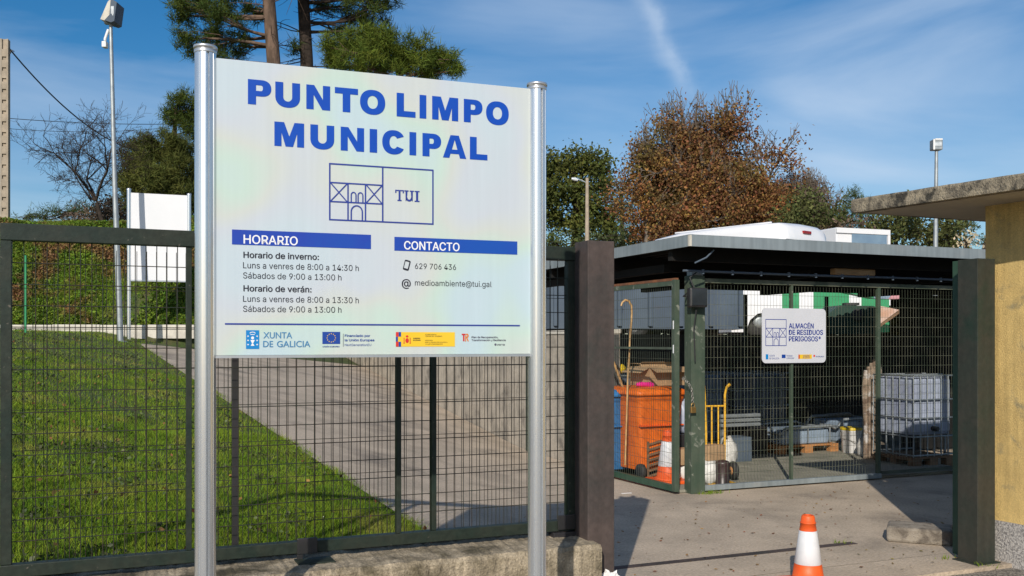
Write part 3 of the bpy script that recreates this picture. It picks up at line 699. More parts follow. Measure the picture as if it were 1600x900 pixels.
b.build('town_lettering', 'logo_blue', sign)
# bars
for (a, c, t0, t1, b0, b1, name_, txt, tx0, tx1, cap, base) in (
        (362, 578.5, 359.5, 367, 382, 390, 'heading_bar', 'HORARIO', 380, 464.5, 13.3, 380.5), (615, 806.5, 370.3, 378, 391.3, 399, 'heading_bar', 'CONTACTO', 630, 716.5, 12.6, 389.6)):
    xa, za = SP(a, t0); xb, zb = SP(c, t1); _, zc_ = SP(a, b0); _, zd = SP(c, b1)
    zt = (za + zb) / 2; zl = (zc_ + zd) / 2
    q = MB(); q.add([(xa, FR, zl), (xb, FR, zl), (xb, FR, zt), (xa, FR, zt)], [(0, 1, 2, 3)]); q = q.build(name_, 'bar_blue', sign)
    t = MB(); sign_text(t, txt, tx0, tx1, base, cap, FR - .0006, 0.016, base + (3.5 if txt[0] == 'H' else 3.5)); t.build('heading_lettering', 'white_print', q)
t = MB(); sign_text(t, 'Horario de inverno:', 379.8, 497.5, 403.3, 9.2, bold=0.022, py1=406.3); t.build('text_line', 'dark_print', sign)
t = MB(); sign_text(t, 'Horario de verán:', 379.8, 486, 455.2, 9.2, bold=0.022, py1=457.2); t.build('text_line', 'dark_print', sign)
t = MB(); sign_text(t, 'Luns a venres de 8:00 a 14:30 h', 379.3, 559.5, 420, 9.2, py1=423.2); t.build('text_line', 'dark_print', sign)
t = MB(); sign_text(t, 'Sábados de 9:00 a 13:00 h', 379.3, 532.5, 435.8, 9.2, py1=438); t.build('text_line', 'dark_print', sign)
t = MB(); sign_text(t, 'Luns a venres de 8:00 a 13:30 h', 379.3, 559.5, 472, 9.2, py1=473.6); t.build('text_line', 'dark_print', sign)
t = MB(); sign_text(t, 'Sábados de 9:00 a 13:00 h', 379.3, 532.5, 487.3, 9.2, py1=488.8); t.build('text_line', 'dark_print', sign)
t = MB(); sign_text(t, '629 706 436', 647, 711, 420.5, 8.6, py1=422); t.build('text_line', 'dark_print', sign)
t = MB(); sign_text(t, 'medioambiente@tui.gal', 647, 766.5, 446.6, 8.6, py1=448.6); t.build('text_line', 'dark_print', sign)
t = MB(); sign_text(t, '@', 626.5, 640.5, 448.0, 12, bold=0.015); t.build('at_symbol', 'dark_print', sign)
# phone pictogram: tilted rounded outline
t = MB(); cx_, cz_ = SP(634.3, 414.8); kk = s_at(634)[1] / FPX; a_ = math.radians(-14)
def rr(w, h, r, a):
    out = []
    for (sx, sy, a0) in ((1, 1, 0), (-1, 1, 90), (-1, -1, 180), (1, -1, 270)):
        for q in range(0, 91, 30):
            x = sx * (w / 2 - r) + r * math.cos(math.radians(a0 + q)); y = sy * (h / 2 - r) + r * math.sin(math.radians(a0 + q)); out.append((x * math.cos(a) - y * math.sin(a), x * math.sin(a) + y * math.cos(a)))
    return out
fill_obj('phone_symbol', [[(cx_ + x * kk, cz_ + y * kk) for x, y in rr(9.6, 16.2, 2.0, a_)], [(cx_ + (x - .3) * kk, cz_ + (y + .4) * kk) for x, y in rr(6.6, 11.0, .8, a_)]], 'dark_print', sign, FR)
# rule
xa, za = SP(351, 505.5); xb, zb = SP(810.5, 509.5); zc_ = (za + zb) / 2
q = MB(); q.add([(xa, FR, zc_ - .0035), (xb, FR, zc_ - .0035), (xb, FR, zc_ + .0035), (xa, FR, zc_ + .0035)], [(0, 1, 2, 3)]); q.build('rule_line', 'logo_blue', sign)
# logos row (zoom7: px = 340 + x/3.077, py = 500 + y/3.077)
def Z7(x, y): return SP(340 + x / 3.077, 500 + y / 3.077)
def rect(name, x0, y0, x1, y1, m, parent, off=0.0, zz=Z7):
    a = zz(x0, y0); c = zz(x1, y1); a2 = zz(x0, y1); q = MB()
    q.add([(a[0], FR - off, a2[1]), (c[0], FR - off, a2[1]), (c[0], FR - off, a[1]), (a[0], FR - off, a[1])], [(0, 1, 2, 3)]); return q.build(name, m, parent)
crest = rect('regional_crest', 135, 49, 198, 139, 'galicia_blue', sign)
q = MB(); cx_, cz_ = Z7(166.5, 94); kk = s_at(394)[1] / FPX / 3.077
def disc(b, cx, cz, r, y, n=12, sy=1.0): b.add([(cx + r * math.cos(2 * math.pi * i / n), y, cz + sy * r * math.sin(2 * math.pi * i / n)) for i in range(n)], [tuple(range(n))])
ribbon(q, [(cx_ - 13 * kk, cz_ + 30 * kk), (cx_ - 9 * kk, cz_ + 34 * kk), (cx_, cz_ + 36 * kk), (cx_ + 9 * kk, cz_ + 34 * kk), (cx_ + 13 * kk, cz_ + 30 * kk)], 3.2 * kk, FR - .0008)
ribbon(q, [(cx_ - 10 * kk, cz_ + 24 * kk), (cx_ + 10 * kk, cz_ + 24 * kk)], 3.0 * kk, FR - .0008)
disc(q, cx_, cz_ + 8 * kk, 7 * kk, FR - .0008)
q.add([(cx_ - 10 * kk, FR - .0008, cz_ - 2 * kk), (cx_ + 10 * kk, FR - .0008, cz_ - 2 * kk), (cx_ + 3 * kk, FR - .0008, cz_ - 17 * kk), (cx_ - 3 * kk, FR - .0008, cz_ - 17 * kk)], [(0, 1, 2, 3)])
q.add([(cx_ - 9 * kk, FR - .0008, cz_ - 30 * kk), (cx_ + 9 * kk, FR - .0008, cz_ - 30 * kk), (cx_ + 2 * kk, FR - .0008, cz_ - 18 * kk), (cx_ - 2 * kk, FR - .0008, cz_ - 18 * kk)], [(0, 1, 2, 3)])
for sx in (-1, 1):
    for zz in (16, -4, -24):
        ribbon(q, [(cx_ + (sx * 21 - 4) * kk, cz_ + zz * kk), (cx_ + (sx * 21 + 4) * kk, cz_ + zz * kk)], 2.6 * kk, FR - .0008)
        ribbon(q, [(cx_ + sx * 21 * kk, cz_ + (zz - 4) * kk), (cx_ + sx * 21 * kk, cz_ + (zz + 4) * kk)], 2.6 * kk, FR - .0011)
q.build('crest_figure', 'white_print', crest)
def z7text(b, s, x0, x1, base, cap, bold=0.0, off=0.0):
    a = Z7(x0, base); c = Z7(x1, base); k = s_at(340 + (x0 + x1) / 2 / 3.077)[1] / FPX / 3.077; zmid = (a[1] + c[1]) / 2
    text_mb(b, s, a[0], c[0], zmid, cap * k, FR - off, bold)
for args in (('XUNTA', 218, 356, 88, 29, .012), ('DE', 217, 265, 130, 29, .012), ('GALICIA', 283, 443, 130, 29, .012)): t = MB(); z7text(t, *args); t.build('text_line', 'galicia_text', sign)
fl = rect('union_flag', 501, 57, 586, 115, 'eu_blue', sign)
q = MB(); cx_, cz_ = Z7(543.5, 86); kk = s_at(516)[1] / FPX / 3.077
for i in range(12):
    t_ = 2 * math.pi * i / 12; sx_, sz_ = cx_ + 20 * kk * math.cos(t_), cz_ + 20 * kk * math.sin(t_)
    pts = [(sx_ + (3.6 if j % 2 == 0 else 1.5) * kk * math.sin(math.pi * j / 5), FR - .0008, sz_ + (3.6 if j % 2 == 0 else 1.5) * kk * math.cos(math.pi * j / 5)) for j in range(10)]
    q.add(pts, [tuple(range(10))])
q.build('flag_star', 'yellow_print', fl)
rect('divider_line', 600, 66, 602.2, 128, 'grey_print', sign)
for args in (('Financiado por', 608, 730, 81, 11, 0.03), ('la Unión Europea', 608, 750, 102, 11, 0.03), ('NextGenerationEU', 608, 735, 125, 11), ('UNIÓN EUROPEA', 502, 584, 131, 6, 0.03)): t = MB(); z7text(t, *args); t.build('text_line', 'eu_blue', sign)
yb = rect('government_banner', 853, 58, 1136, 128, 'yellow_print', sign)
for (a, c, e, f, mm) in ((853, 58, 866, 80, 'red_print'), (866.5, 58, 878, 80, 'eu_blue'), (853, 80.5, 863, 104, 'eu_blue'), (853, 104.5, 866, 128, 'red_print'), (866.5, 104.5, 878, 128, 'eu_blue')):
    rect('banner_block', a, c, e, f, mm, yb, .0007)
q = MB(); cx_, cz_ = Z7(907, 96); kk = s_at(634)[1] / FPX / 3.077
disc(q, cx_, cz_ - 3 * kk, 9 * kk, FR - .0008, 10, 1.35); disc(q, cx_, cz_ + 17 * kk, 7 * kk, FR - .0008, 8, .8)
for sx in (-1, 1):
    ribbon(q, [(cx_ + sx * 15 * kk, cz_ - 15 * kk), (cx_ + sx * 15 * kk, cz_ + 11 * kk)], 3.6 * kk, FR - .0008); ribbon(q, [(cx_ + sx * 18.5 * kk, cz_ - 15.5 * kk), (cx_ + sx * 11.5 * kk, cz_ - 15.5 * kk)], 3 * kk, FR - .0010)
q.build('banner_crest', 'red_print', yb)
for args in (('GOBIERNO', 936, 970, 91, 5.5, .03, .0008), ('DE ESPAÑA', 936, 972, 100, 5.5, .03, .0008), ('VICEPRESIDENCIA', 993, 1048, 73, 5.5, 0, .0008), ('TERCERA DEL GOBIERNO', 993, 1075, 81, 5.5, 0, .0008), ('MINISTERIO', 993, 1030, 101, 5.5, 0, .0008), ('PARA LA TRANSICIÓN ECOLÓGICA', 993, 1100, 110, 5.5, 0, .0008), ('Y EL RETO DEMOGRÁFICO', 993, 1078, 119, 5.5, 0, .0008)): t = MB(); z7text(t, *args); t.build('text_line', 'dark_print', yb)
q = MB(); a = Z7(1169, 66); c = Z7(1190, 66)
def z7poly(b, pts, off=0.0): b.add([(Z7(x, y)[0], FR - off, Z7(x, y)[1]) for x, y in pts], [tuple(range(len(pts)))])
z7poly(q, [(1169, 66), (1187, 66), (1187, 73), (1169, 73)]); z7poly(q, [(1175, 73.5), (1182, 73.5), (1182, 102), (1175, 102)]); q.build('plan_mark', 'red_print', sign)
q = MB(); z7poly(q, [(1185, 75), (1190, 75), (1190, 103), (1185, 103)]); z7poly(q, [(1188.5, 66), (1198, 66), (1202, 72), (1202, 80), (1198, 85), (1190.5, 85), (1190.5, 79), (1195, 79), (1196, 74), (1194, 72.6), (1188.5, 72.6)]); z7poly(q, [(1190.5, 85.5), (1196, 85.5), (1203, 102), (1197, 103)]); q.build('plan_mark', 'orange_print', sign)
for args in (('Plan de Recuperación,', 1216, 1344, 87, 8.5, 0.03), ('Transformación y Resiliencia', 1216, 1380, 101, 8.5, 0.03), ('PRTR', 1340, 1376, 123, 7.5, 0.03)): t = MB(); z7text(t, *args); t.build('text_line', 'grey_print', sign)
q = MB(); cx_, cz_ = Z7(1331, 118); disc(q, cx_, cz_, 6 * kk, FR, 10); q.build('plan_dot', 'grey_print', sign)

# ------------------------------------------------------------------ low wall, pillars, gate, fence
def rough_box(b, x0, x1, y0, y1, z0, z1, nx, amp, seed=0):
    """long box with an uneven weathered top edge"""
    r_ = random.Random(seed); ys = [y0, y0, y0 + .02, y0 + .12, y1 - .03, y1]; zs_ = [z0, z1 - .03, z1 - .006, z1, z1, z1 - .004]
    rows = []
    for i in range(nx + 1):
        x = x0 + (x1 - x0) * i / nx
        row = []
        for j, (y, z) in enumerate(zip(ys, zs_)):
            a = amp if 0 < j < 5 else amp * .3
            row.append((x, y + r_.uniform(-a, a) * (j < 3), z + (r_.uniform(-a, a) * .8 if j > 0 else 0)))
        row.append((x, y1, z0)); rows.append(row)
    n = len(rows[0]); vs = [p for r in rows for p in r]
    fs = [(i * n + j, i * n + j + 1, (i + 1) * n + j + 1, (i + 1) * n + j) for i in range(nx) for j in range(n - 1)]
    fs += [tuple(range(n)), tuple(range(nx * n + n - 1, nx * n - 1, -1))]
    b.add(vs, fs)
lw = MB(); rough_box(lw, -6.0, 0.497, -0.2, 0.275, -0.1, 0.44, 260, 0.006, 3)
o = lw.build('low_wall', 'wall_concrete', None, W(0, 0, 0)); o.rotation_euler = (0, 0, TH)
tag(o, 'low weathered concrete wall under the sliding gate, ending at the rusty pillar', 'wall')

UL0, UL1 = u_at(918.5, -.09), u_at(960, -.09)
UR0, UR1 = u_at(1527.5, -.09), u_at(1555, -.09)
def pillar(name, label, u0, u1, h, m, cat='pillar'):
    t = thing(name, label, cat, W((u0 + u1) / 2, 0), TH); w = (u1 - u0) / 2
    b = MB(); b.box(-w, w, -.09, .09, 0, h, .004); b.build('column', m, t)
    b = MB(); b.box(-w - .03, w + .03, -.115, .115, -.025, .008, .002); b.build('base_plate', m, t)
    return t
lp = pillar('gate_pillar', 'rust-brown square steel pillar at the right end of the sliding gate', UL0, UL1, 2.262, 'rusty_paint')
bm = bmesh.new(); bmesh.ops.create_icosphere(bm, subdivisions=3, radius=1.0)
for v in bm.verts:
    n = v.co.copy(); k = 1 + .35 * math.sin(n.x * 6 + 1) * math.sin(n.z * 5) + .15 * math.sin(n.y * 11 + n.z * 9); v.co = (n.x * k * .05, n.y * .03, n.z * k * .045)
me = bpy.data.meshes.new('crumpled_paper'); bm.to_mesh(me); bm.free(); o = obj('crumpled_paper', me, 'bucket_white'); q = W(.60, -.125, .20); o.location = (q.x, q.y, .205)
tag(o, 'crumpled white paper stuck low on the rusty pillar', 'paper')
rp = pillar('gate_pillar', 'dark olive square steel pillar in front of the yellow building corner', UR0, UR1, 2.262, 'dark_steel')
# green guide channels behind each pillar
def channel_post(label, uc, v0, h, w=.11, d=.09, facing=1):
    t = thing('guide_post', label, 'post', W(uc, v0), TH)
    b = MB()
    b.box(-w / 2, w / 2, 0, .008, 0, h); b.box(-w / 2, -w / 2 + .008, .0085, d, 0, h); b.box(w / 2 - .008, w / 2, .0085, d, 0, h)
    b.box(-w / 2 + .03, -w / 2 + .042, -.012, -.0005, 0, h); b.box(w / 2 - .030, w / 2 - .018, -.016, -.0005, 0, h)
    b.build('channel', 'post_green', t); return t
ucl = (u_at(896, .22) + u_at(921, .22)) / 2
gp = channel_post('dark green steel guide post between the sliding gate and the rusty pillar', ucl, .20, 2.235, .15)
for (z_, hh) in ((2.02, .07), (.68, .06)):
    b = MB(); b.box(-.08, .08, -.10, -.012, z_, z_ + .012); b.box(-.08, .08, -.10, -.09, z_ - hh, z_ - .0005); b.build('bracket', 'gate_green', gp)
ucr = (u_at(1498, .2) + u_at(1527, .2)) / 2
gp2 = channel_post('dark green steel guide post behind the olive pillar, catching the gate', ucr, .18, 2.27, .17)
b = MB(); b.box(-.02, .11, -.085, -.0165, 2.03, 2.12); b.build('bracket', 'rust', gp2)

GV = 0.11
g0, g1 = u_at(1, GV), u_at(897, GV)
gate = thing('sliding_gate', 'long dark green sliding gate of welded wire mesh in a steel frame', 'gate', W(g0, GV, 0), TH)
GL = g1 - g0; GZ0, GZ1 = .475, 2.235
b = MB(); b.box(0, GL, -.03, .03, GZ1 - .085, GZ1, .004); b.build('top_rail', 'gate_green', gate)
b = MB(); b.box(0, GL, -.03, .03, GZ0, GZ0 + .065, .004); b.build('bottom_rail', 'gate_green', gate)
b = MB(); b.box(0, .05, -.025, .025, GZ0 + .066, GZ1 - .086, .003); b.build('stile', 'gate_green', gate)
b = MB(); b.box(GL - .055, GL, -.0255, .0255, GZ0 + .066, GZ1 - .086, .003); b.build('stile', 'gate_green', gate)
for px in (295, 622, 677):
    u = u_at(px, GV) - g0; b = MB(); b.box(u - .014, u + .014, -.02, .02, GZ0 + .066, GZ1 - .086, .002); b.build('stile', 'gate_green', gate)
def wires(b, x0, x1, z0, z1, dx, dz, r, y=0.0, fold=None, jit=0.0015):
    n = int(round((x1 - x0) / dx))
    for i in range(1, n):
        x = x0 + (x1 - x0) * i / n + random.uniform(-jit, jit)
        b.tube([(x, y, z0), (x + random.uniform(-jit, jit), y, (z0 + z1) / 2), (x, y, z1)], r, 4, False)
    m_ = int(round((z1 - z0) / dz))
    for i in range(1, m_):
        z = z0 + (z1 - z0) * i / m_
        b.tube([(x0, y - 2 * r, z), (x1, y - 2 * r, z)], r, 4, False)
b = MB(); wires(b, 0.05, GL - .055, GZ0 + .066, GZ1 - .086, .052, .105, .0024, .012); b.build('wire_mesh', 'wire_green', gate, kind='stuff')
# hanging roller bracket on the bottom rail
ub = u_at(478, GV) - g0
b = MB(); b.box(ub - .055, ub + .055, -.045, -.031, GZ0 - .002, GZ0 + .085, .003); b.box(ub - .055, ub - .025, -.045, -.02, .36, GZ0 - .003, .002); b.build('guide_bracket', 'black_plastic', gate)
b = MB(); b.box(ub - .07, ub + .13, -.16, -.02, .437, .447, .002); b.build('guide_plate', 'gate_green', gate)
b = MB(); b.box(GL - .13, GL - .002, -.045, -.031, GZ0 + .01, GZ0 + .10, .003); b.box(GL - .16, GL - .002, -.04, .04, .437, .468, .003); b.build('end_stop', 'black_plastic', gate)

FV = 0.245
f0 = u_at(367, FV)
fence = thing('mesh_fence', 'dark green welded mesh fence fixed on the low wall behind the sliding gate', 'fence', W(f0, FV, 0), TH)
for k, x in enumerate((-2.35, 0.0)):
    b = MB(); b.box(x - .017, x + .017, -.017, .017, .44, 2.15, .002); b.build('post', 'black_plastic' if k else 'gate_green', fence)
fe = u_at(893, FV) - f0
b = MB(); b.box(-3.5, fe, -.012, .012, .442, .462); b.build('bottom_rail', 'gate_green', fence)
b = MB(); wires(b, -3.5, fe, .463, 2.13, .05, .2, .0017, 0); b.build('wire_mesh', 'wire_green', fence, kind='stuff')

# track strip in the yard
tr0, tr1 = .62, u_at(1335, .86)
b = MB(); b.box(tr0, tr1, .82, .90, -.02, .004); o = b.build('ground_track', 'rusty_paint', None, W(0, 0, 0)); o.rotation_euler = (0, 0, TH)
tag(o, 'dark steel gate track strip sunk in the yard concrete', 'track')
# old kerb block
kb = MB(); kb.box(-.25, .25, -.17, .17, 0, .125, .022)
o = kb.build('kerb_block', 'old_kerb', None); p = at(1437, 7.95); o.location = (p.x, p.y, 0); o.rotation_euler = (0, 0, R(-24))
tag(o, 'loose worn concrete kerb block lying on the yard near the olive pillar', 'kerb block')

# ------------------------------------------------------------------ traffic cone
def cone(label, loc, s=1.0, group=None):
    t = thing('traffic_cone', label, 'traffic cone', loc, R(12), group)
    b = MB(); b.box(-.15 * s, .15 * s, -.15 * s, .15 * s, 0, .028 * s, .008 * s); b.build('cone_base', 'cone_orange', t)
    def rr_(z): return (.103 - .0635 * z / .43) * s
    def prof(z0, z1, e=0.0): return [(rr_(z0) + e * s, z0 * s), (rr_(z1) + e * s, z1 * s)]
    b = MB(); b.lathe([(.118 * s, .0285 * s), (.112 * s, .042 * s)] + prof(.044, .135), 40, caps=False); b.build('cone_body', 'cone_orange', t)
    b = MB(); b.lathe([(rr_(.1355), .1355 * s), (rr_(.137) + .0015 * s, .137 * s), (rr_(.338) + .0015 * s, .338 * s), (rr_(.34), .34 * s)], 40, caps=False); b.build('reflective_band', 'cone_white', t)
    b = MB(); b.lathe(prof(.3405, .385) + [(rr_(.386) + .003 * s, .386 * s), (rr_(.392) + .003 * s, .392 * s), (rr_(.393), .393 * s), (rr_(.428), .428 * s), (rr_(.43) - .006 * s, .436 * s), (.022 * s, .436 * s), (.021 * s, .40 * s)], 40, caps=False); b.build('cone_tip', 'cone_orange', t)
    return t
cp_ = at(1262.5, 6.5)
cone('worn orange traffic cone with one white band in the gate opening in front', (cp_.x, cp_.y, 0.0 if uv_of(cp_.x, cp_.y)[1] > -.16 else -.03), 1.085)

# ------------------------------------------------------------------ right building
bl = thing('guard_building', 'yellow rendered building with granite plinth and overhanging concrete roof slab at the right edge', 'building', (3.615, 7.33, 0), 0)
aw = R(-62 + 0)                                    # side wall runs toward the camera
dW = Vector((math.sin(R(27)), -math.cos(R(27)), 0)); nW = Vector((-math.cos(R(27)), -math.sin(R(27)), 0)); eU = Vector((C, S, 0))
def quadbox(b, p, d1, l1, d2, l2, z0, z1):
    q = [p, p + d1 * l1, p + d1 * l1 + d2 * l2, p + d2 * l2]
    vs = [(a.x, a.y, z0) for a in q] + [(a.x, a.y, z1) for a in q]
    b.add(vs, [(0, 1, 2, 3), (4, 5, 6, 7), (0, 1, 5, 4), (1, 2, 6, 5), (2, 3, 7, 6), (3, 0, 4, 7)])
O3 = Vector((0, 0, 0))
b = MB(); quadbox(b, O3, dW, 5.0, eU, 5.0, .30, 2.679); b.build('wall', 'yellow_plaster', bl)
b = MB(); quadbox(b, O3 + nW * .012 - dW * .0, dW, 5.0, eU, 5.0, -.1, .2995); b.build('plinth', 'granite_render', bl)
sc = Vector((2.73 - 3.615, 7.725 - 7.33, 0)); dS = Vector((.73, -1.235, 0)).normalized()
b = MB(); N_ = 60; r_ = random.Random(5)
# slab with slightly ragged edge: polygon loops
edge = [sc + dS * (5.2 * i / N_) for i in range(N_ + 1)]
vs = []
for p in edge:
    j = r_.uniform(-.004, .004); vs += [(p.x + j, p.y, 2.682), (p.x + j * .5 - .003, p.y, 2.70), (p.x + j, p.y, 2.775), (p.x + .012, p.y + j, 2.79 + j * .5)]
far = [p + eU * 6.5 for p in edge]
for p in far: vs += [(p.x, p.y, 2.682), (p.x, p.y, 2.79)]
nE = N_ + 1; fs = []
for i in range(N_):
    a = i * 4; c_ = (i + 1) * 4
    for k in range(3): fs.append((a + k, c_ + k, c_ + k + 1, a + k + 1))
    fa = nE * 4 + i * 2; fb = nE * 4 + (i + 1) * 2
    fs += [(a, fa, fb, c_), (a + 3, c_ + 3, fb + 1, fa + 1), (fa, fa + 1, fb + 1, fb)]
e = N_ * 4; fe_ = nE * 4 + N_ * 2
fs += [(0, 1, 2, 3, nE * 4 + 1, nE * 4), (e, fe_, fe_ + 1, e + 3, e + 2, e + 1)]
b.add(vs, fs); b.build('roof_slab', 'slab_concrete', bl)
# soffit panel, 3 mm below the slab, inset from the rim
b = MB(); q0 = sc + dS * .06 + eU * .07
q = [q0, q0 + dS * 5, q0 + dS * 5 + eU * 6.2, q0 + eU * 6.2]
b.add([(a.x, a.y, 2.6795) for a in q], [(3, 2, 1, 0)]); b.build('soffit', 'soffit_plaster', bl)

# ------------------------------------------------------------------ canopy and cage
CU0, CV0, CU1, CV1 = 3.28, 3.06, 14.5, 8.06; CZ0, CZ1 = 2.62, 2.735  # unseen right end lengthened to block light from the right
can = thing('canopy', 'flat steel canopy with grey metal fascia over the hazardous waste cage', 'canopy', W(CU0, CV0, 0), TH)
CW, CD = CU1 - CU0, CV1 - CV0
for name_, bx in (('fascia', (0, CW, -.02, .0)), ('fascia', (-.02, -.001, -.02, CD))):
    b = MB(); b.box(*bx, CZ0, CZ1); b.box(bx[0], bx[1] if bx[1] > 1 else bx[1] + .025, bx[2] if bx[3] > 1 else bx[2], bx[3] if bx[3] > 1 else bx[3] + .03, CZ1 + .0005, CZ1 + .006)
    b.build(name_, 'fascia_metal', can)
for x in (1.95, 4.36): # lap joints of the front fascia
    b = MB(); b.box(x, x + .012, -.0235, -.0205, CZ0 + .001, CZ1 - .001); b.build('fascia_joint', 'roof_metal', can)
b = MB(); b.box(-.024, -.0205, -.0205, .01, CZ0 + .001, CZ1 - .001); b.box(-.022, .002, -.0245, -.0205, CZ0 + .001, CZ1 - .001); b.build('corner_trim', 'kerb_concrete', can)
# trapezoidal deck
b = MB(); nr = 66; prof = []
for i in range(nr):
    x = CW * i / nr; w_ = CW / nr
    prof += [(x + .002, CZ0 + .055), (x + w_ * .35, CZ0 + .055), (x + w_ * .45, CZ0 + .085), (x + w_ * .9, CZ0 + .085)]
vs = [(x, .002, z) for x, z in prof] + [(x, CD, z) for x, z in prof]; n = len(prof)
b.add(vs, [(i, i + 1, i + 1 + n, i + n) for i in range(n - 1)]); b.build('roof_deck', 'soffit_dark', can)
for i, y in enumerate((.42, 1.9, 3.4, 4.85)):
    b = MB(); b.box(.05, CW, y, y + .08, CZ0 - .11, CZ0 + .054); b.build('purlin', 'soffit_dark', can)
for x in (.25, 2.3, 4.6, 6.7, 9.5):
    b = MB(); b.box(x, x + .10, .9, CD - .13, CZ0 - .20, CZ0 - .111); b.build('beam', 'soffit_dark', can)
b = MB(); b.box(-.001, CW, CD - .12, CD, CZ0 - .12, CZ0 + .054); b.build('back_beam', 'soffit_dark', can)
# columns of the canopy (rear ones stand in the shade)
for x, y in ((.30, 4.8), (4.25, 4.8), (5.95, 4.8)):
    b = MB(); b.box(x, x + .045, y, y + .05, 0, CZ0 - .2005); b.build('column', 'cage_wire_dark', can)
lf = MB(); lf.box(2.35, 2.95, .52, .62, CZ0 - .19, CZ0 - .115, .01); lf.build('light_fitting', 'cardboard', can)
# conduit under the front
b = MB(); b.tube([(.15, .36, 2.40), (1.6, .36, 2.395), (3.2, .36, 2.40), (5.0, .36, 2.395)], .013, 8)
for x in np.arange(.4, 4.9, .38): b.tube([(x, .36, 2.37), (x, .36, 2.42)], .016, 6)
b.build('conduit', 'skip_grey', can)
b = MB(); b.tube([(.12, .1, 2.46), (.25, .08, 2.52), (.33, .06, 2.60)], .010, 6); b.build('bracket_arm', 'skip_grey', can)

P0u, P0v = 3.683, 3.564
cage = thing('storage_cage', 'green steel mesh cage for hazardous waste under the grey canopy', 'cage', W(P0u, P0v, 0), TH)
b = MB(); b.box(-.10, .07, -.07, .07, 0, 2.36, .004); b.box(.0705, .105, -.025, .045, 0, 2.32, .002); b.build('corner_post', 'cage_green', cage)
b = MB(); b.box(-.08, .06, -.05, .05, 2.3605, 2.42); b.build('post_head', 'galvanised', cage)
PX = [.106, 1.285, 2.57, 3.86]
b = MB(); b.box(.106, 3.90, -.025, .025, 2.285, 2.335, .003); b.build('top_rail', 'cage_wire', cage)
b = MB(); b.box(.106, 2.60, -.028, .028, .018, .075, .003); b.build('bottom_rail', 'fascia_metal', cage)
for k, x in enumerate(PX[1:]):
    w_ = .014 if k == 0 else .022 if k == 1 else .03
    b = MB(); b.box(x - w_, x + w_, -.022, .022, .076 if k < 2 else 0, 2.284, .002); b.build('mullion', 'cage_green', cage)
b = MB(); b.box(2.61, 3.82, -.02, .02, .06, .10); b.build('bottom_rail', 'cage_wire_dark', cage)
for k in range(3):
    b = MB(); x0c = PX[k] if k == 0 else PX[k] + .02; x1c = PX[k + 1] - .02
    wires(b, x0c, x1c, .076, 2.284, .045, .115, .0017, 0.0, jit=.0018); b.build('wire_mesh', 'cage_wire', cage, kind='stuff')
# left return: a gate leaf and the side panel
lf_ = thing('cage_door', 'green mesh door leaf on the left side of the cage, chained shut beside the orange bin', 'gate', W(3.425, 3.56, 0), TH + R(90) + R(1.5))
b = MB(); b.box(-.03, .03, -.03, .03, .03, 2.31, .003); b.build('stile', 'cage_green', lf_)
b = MB(); b.box(2.17, 2.23, -.03, .03, .03, 2.31, .003); b.build('stile', 'cage_green', lf_)
b = MB(); b.box(.031, 2.169, -.02, .02, 2.25, 2.30); b.build('top_rail', 'cage_green', lf_)
b = MB(); b.box(.031, 2.169, -.028, .028, .03, .095); b.build('bottom_rail', 'post_green', lf_)
b = MB(); b.box(.031, 2.169, .013, .03, 1.56, 1.585); b.build('mid_rail', 'cage_wire_dark', lf_)
b = MB(); b.box(-.01, 2.2, -.03, .02, 2.302, 2.33); b.build('top_trim', 'rust', lf_)
b = MB(); wires(b, .031, 2.169, .096, 2.249, .045, .115, .0020, 0, jit=.001); b.build('wire_mesh', 'cage_wire_dark', lf_, kind='stuff')
for z_ in (1.78, 1.52):
    b = MB(); b.box(-.012, .004, .031, .034, z_, z_ + .09); b.build('reflector_strip', 'white_print', lf_)
# chain and padlock
ch = thing('padlock_chain', 'steel chain with brass padlock hanging beside the cage corner post', 'chain', W(3.56, 3.47, 0), TH)
pts = [(-.10, 0, 1.25), (-.04, -.01, 1.20), (.0, -.015, 1.13), (.01, -.015, 1.05), (.01, -.015, .98)]
for i in range(len(pts) * 3 - 3):
    a = Vector(pts[i // 3]); c_ = Vector(pts[i // 3 + 1]); q = a.lerp(c_, (i % 3) / 3); b = MB(); vv = []
    for k in range(9):
        t = 2 * math.pi * k / 8; vv.append(q + (Vector((.012 * math.cos(t), 0, .02 * math.sin(t))) if i % 2 else Vector((0, .012 * math.cos(t), .02 * math.sin(t)))))
    b.tube(vv, .0028, 5, False); b.build('chain_link', 'chain_steel', ch)
b = MB(); b.box(-.02, .045, -.035, -.008, .88, .945, .006); b.tube([(-.008, -.02, .945), (-.008, -.02, .975), (.012, -.02, .99), (.032, -.02, .975), (.032, -.02, .945)], .005, 6); b.build('padlock', 'brass', ch)
# floodlight box on the corner post
fb = thing('floodlight', 'black square floodlight clamped near the top of the cage corner post', 'floodlight', W(3.60, 3.40, 2.13), TH + R(-6))
b = MB(); b.box(-.105, .105, -.03, .06, -.12, .09, .018); b.build('housing', 'black_plastic', fb)
b = MB(); b.box(-.088, .088, -.036, -.0305, -.098, .072, .002); b.build('lens', 'glass_dark', fb)
b = MB(); b.tube([(-.115, .03, -.0), (-.125, .09, .0), (-.05, .12, .05)], .008, 6); b.build('yoke', 'black_plastic', fb)
b = MB(); b.tube([(-.03, .03, .09), (-.07, .05, .20), (.03, .06, .27)], .009, 6); b.tube([(.0, .03, -.12), (-.02, .05, -.35), (.0, .06, -.7)], .007, 6); b.build('cable', 'cable_black', fb)

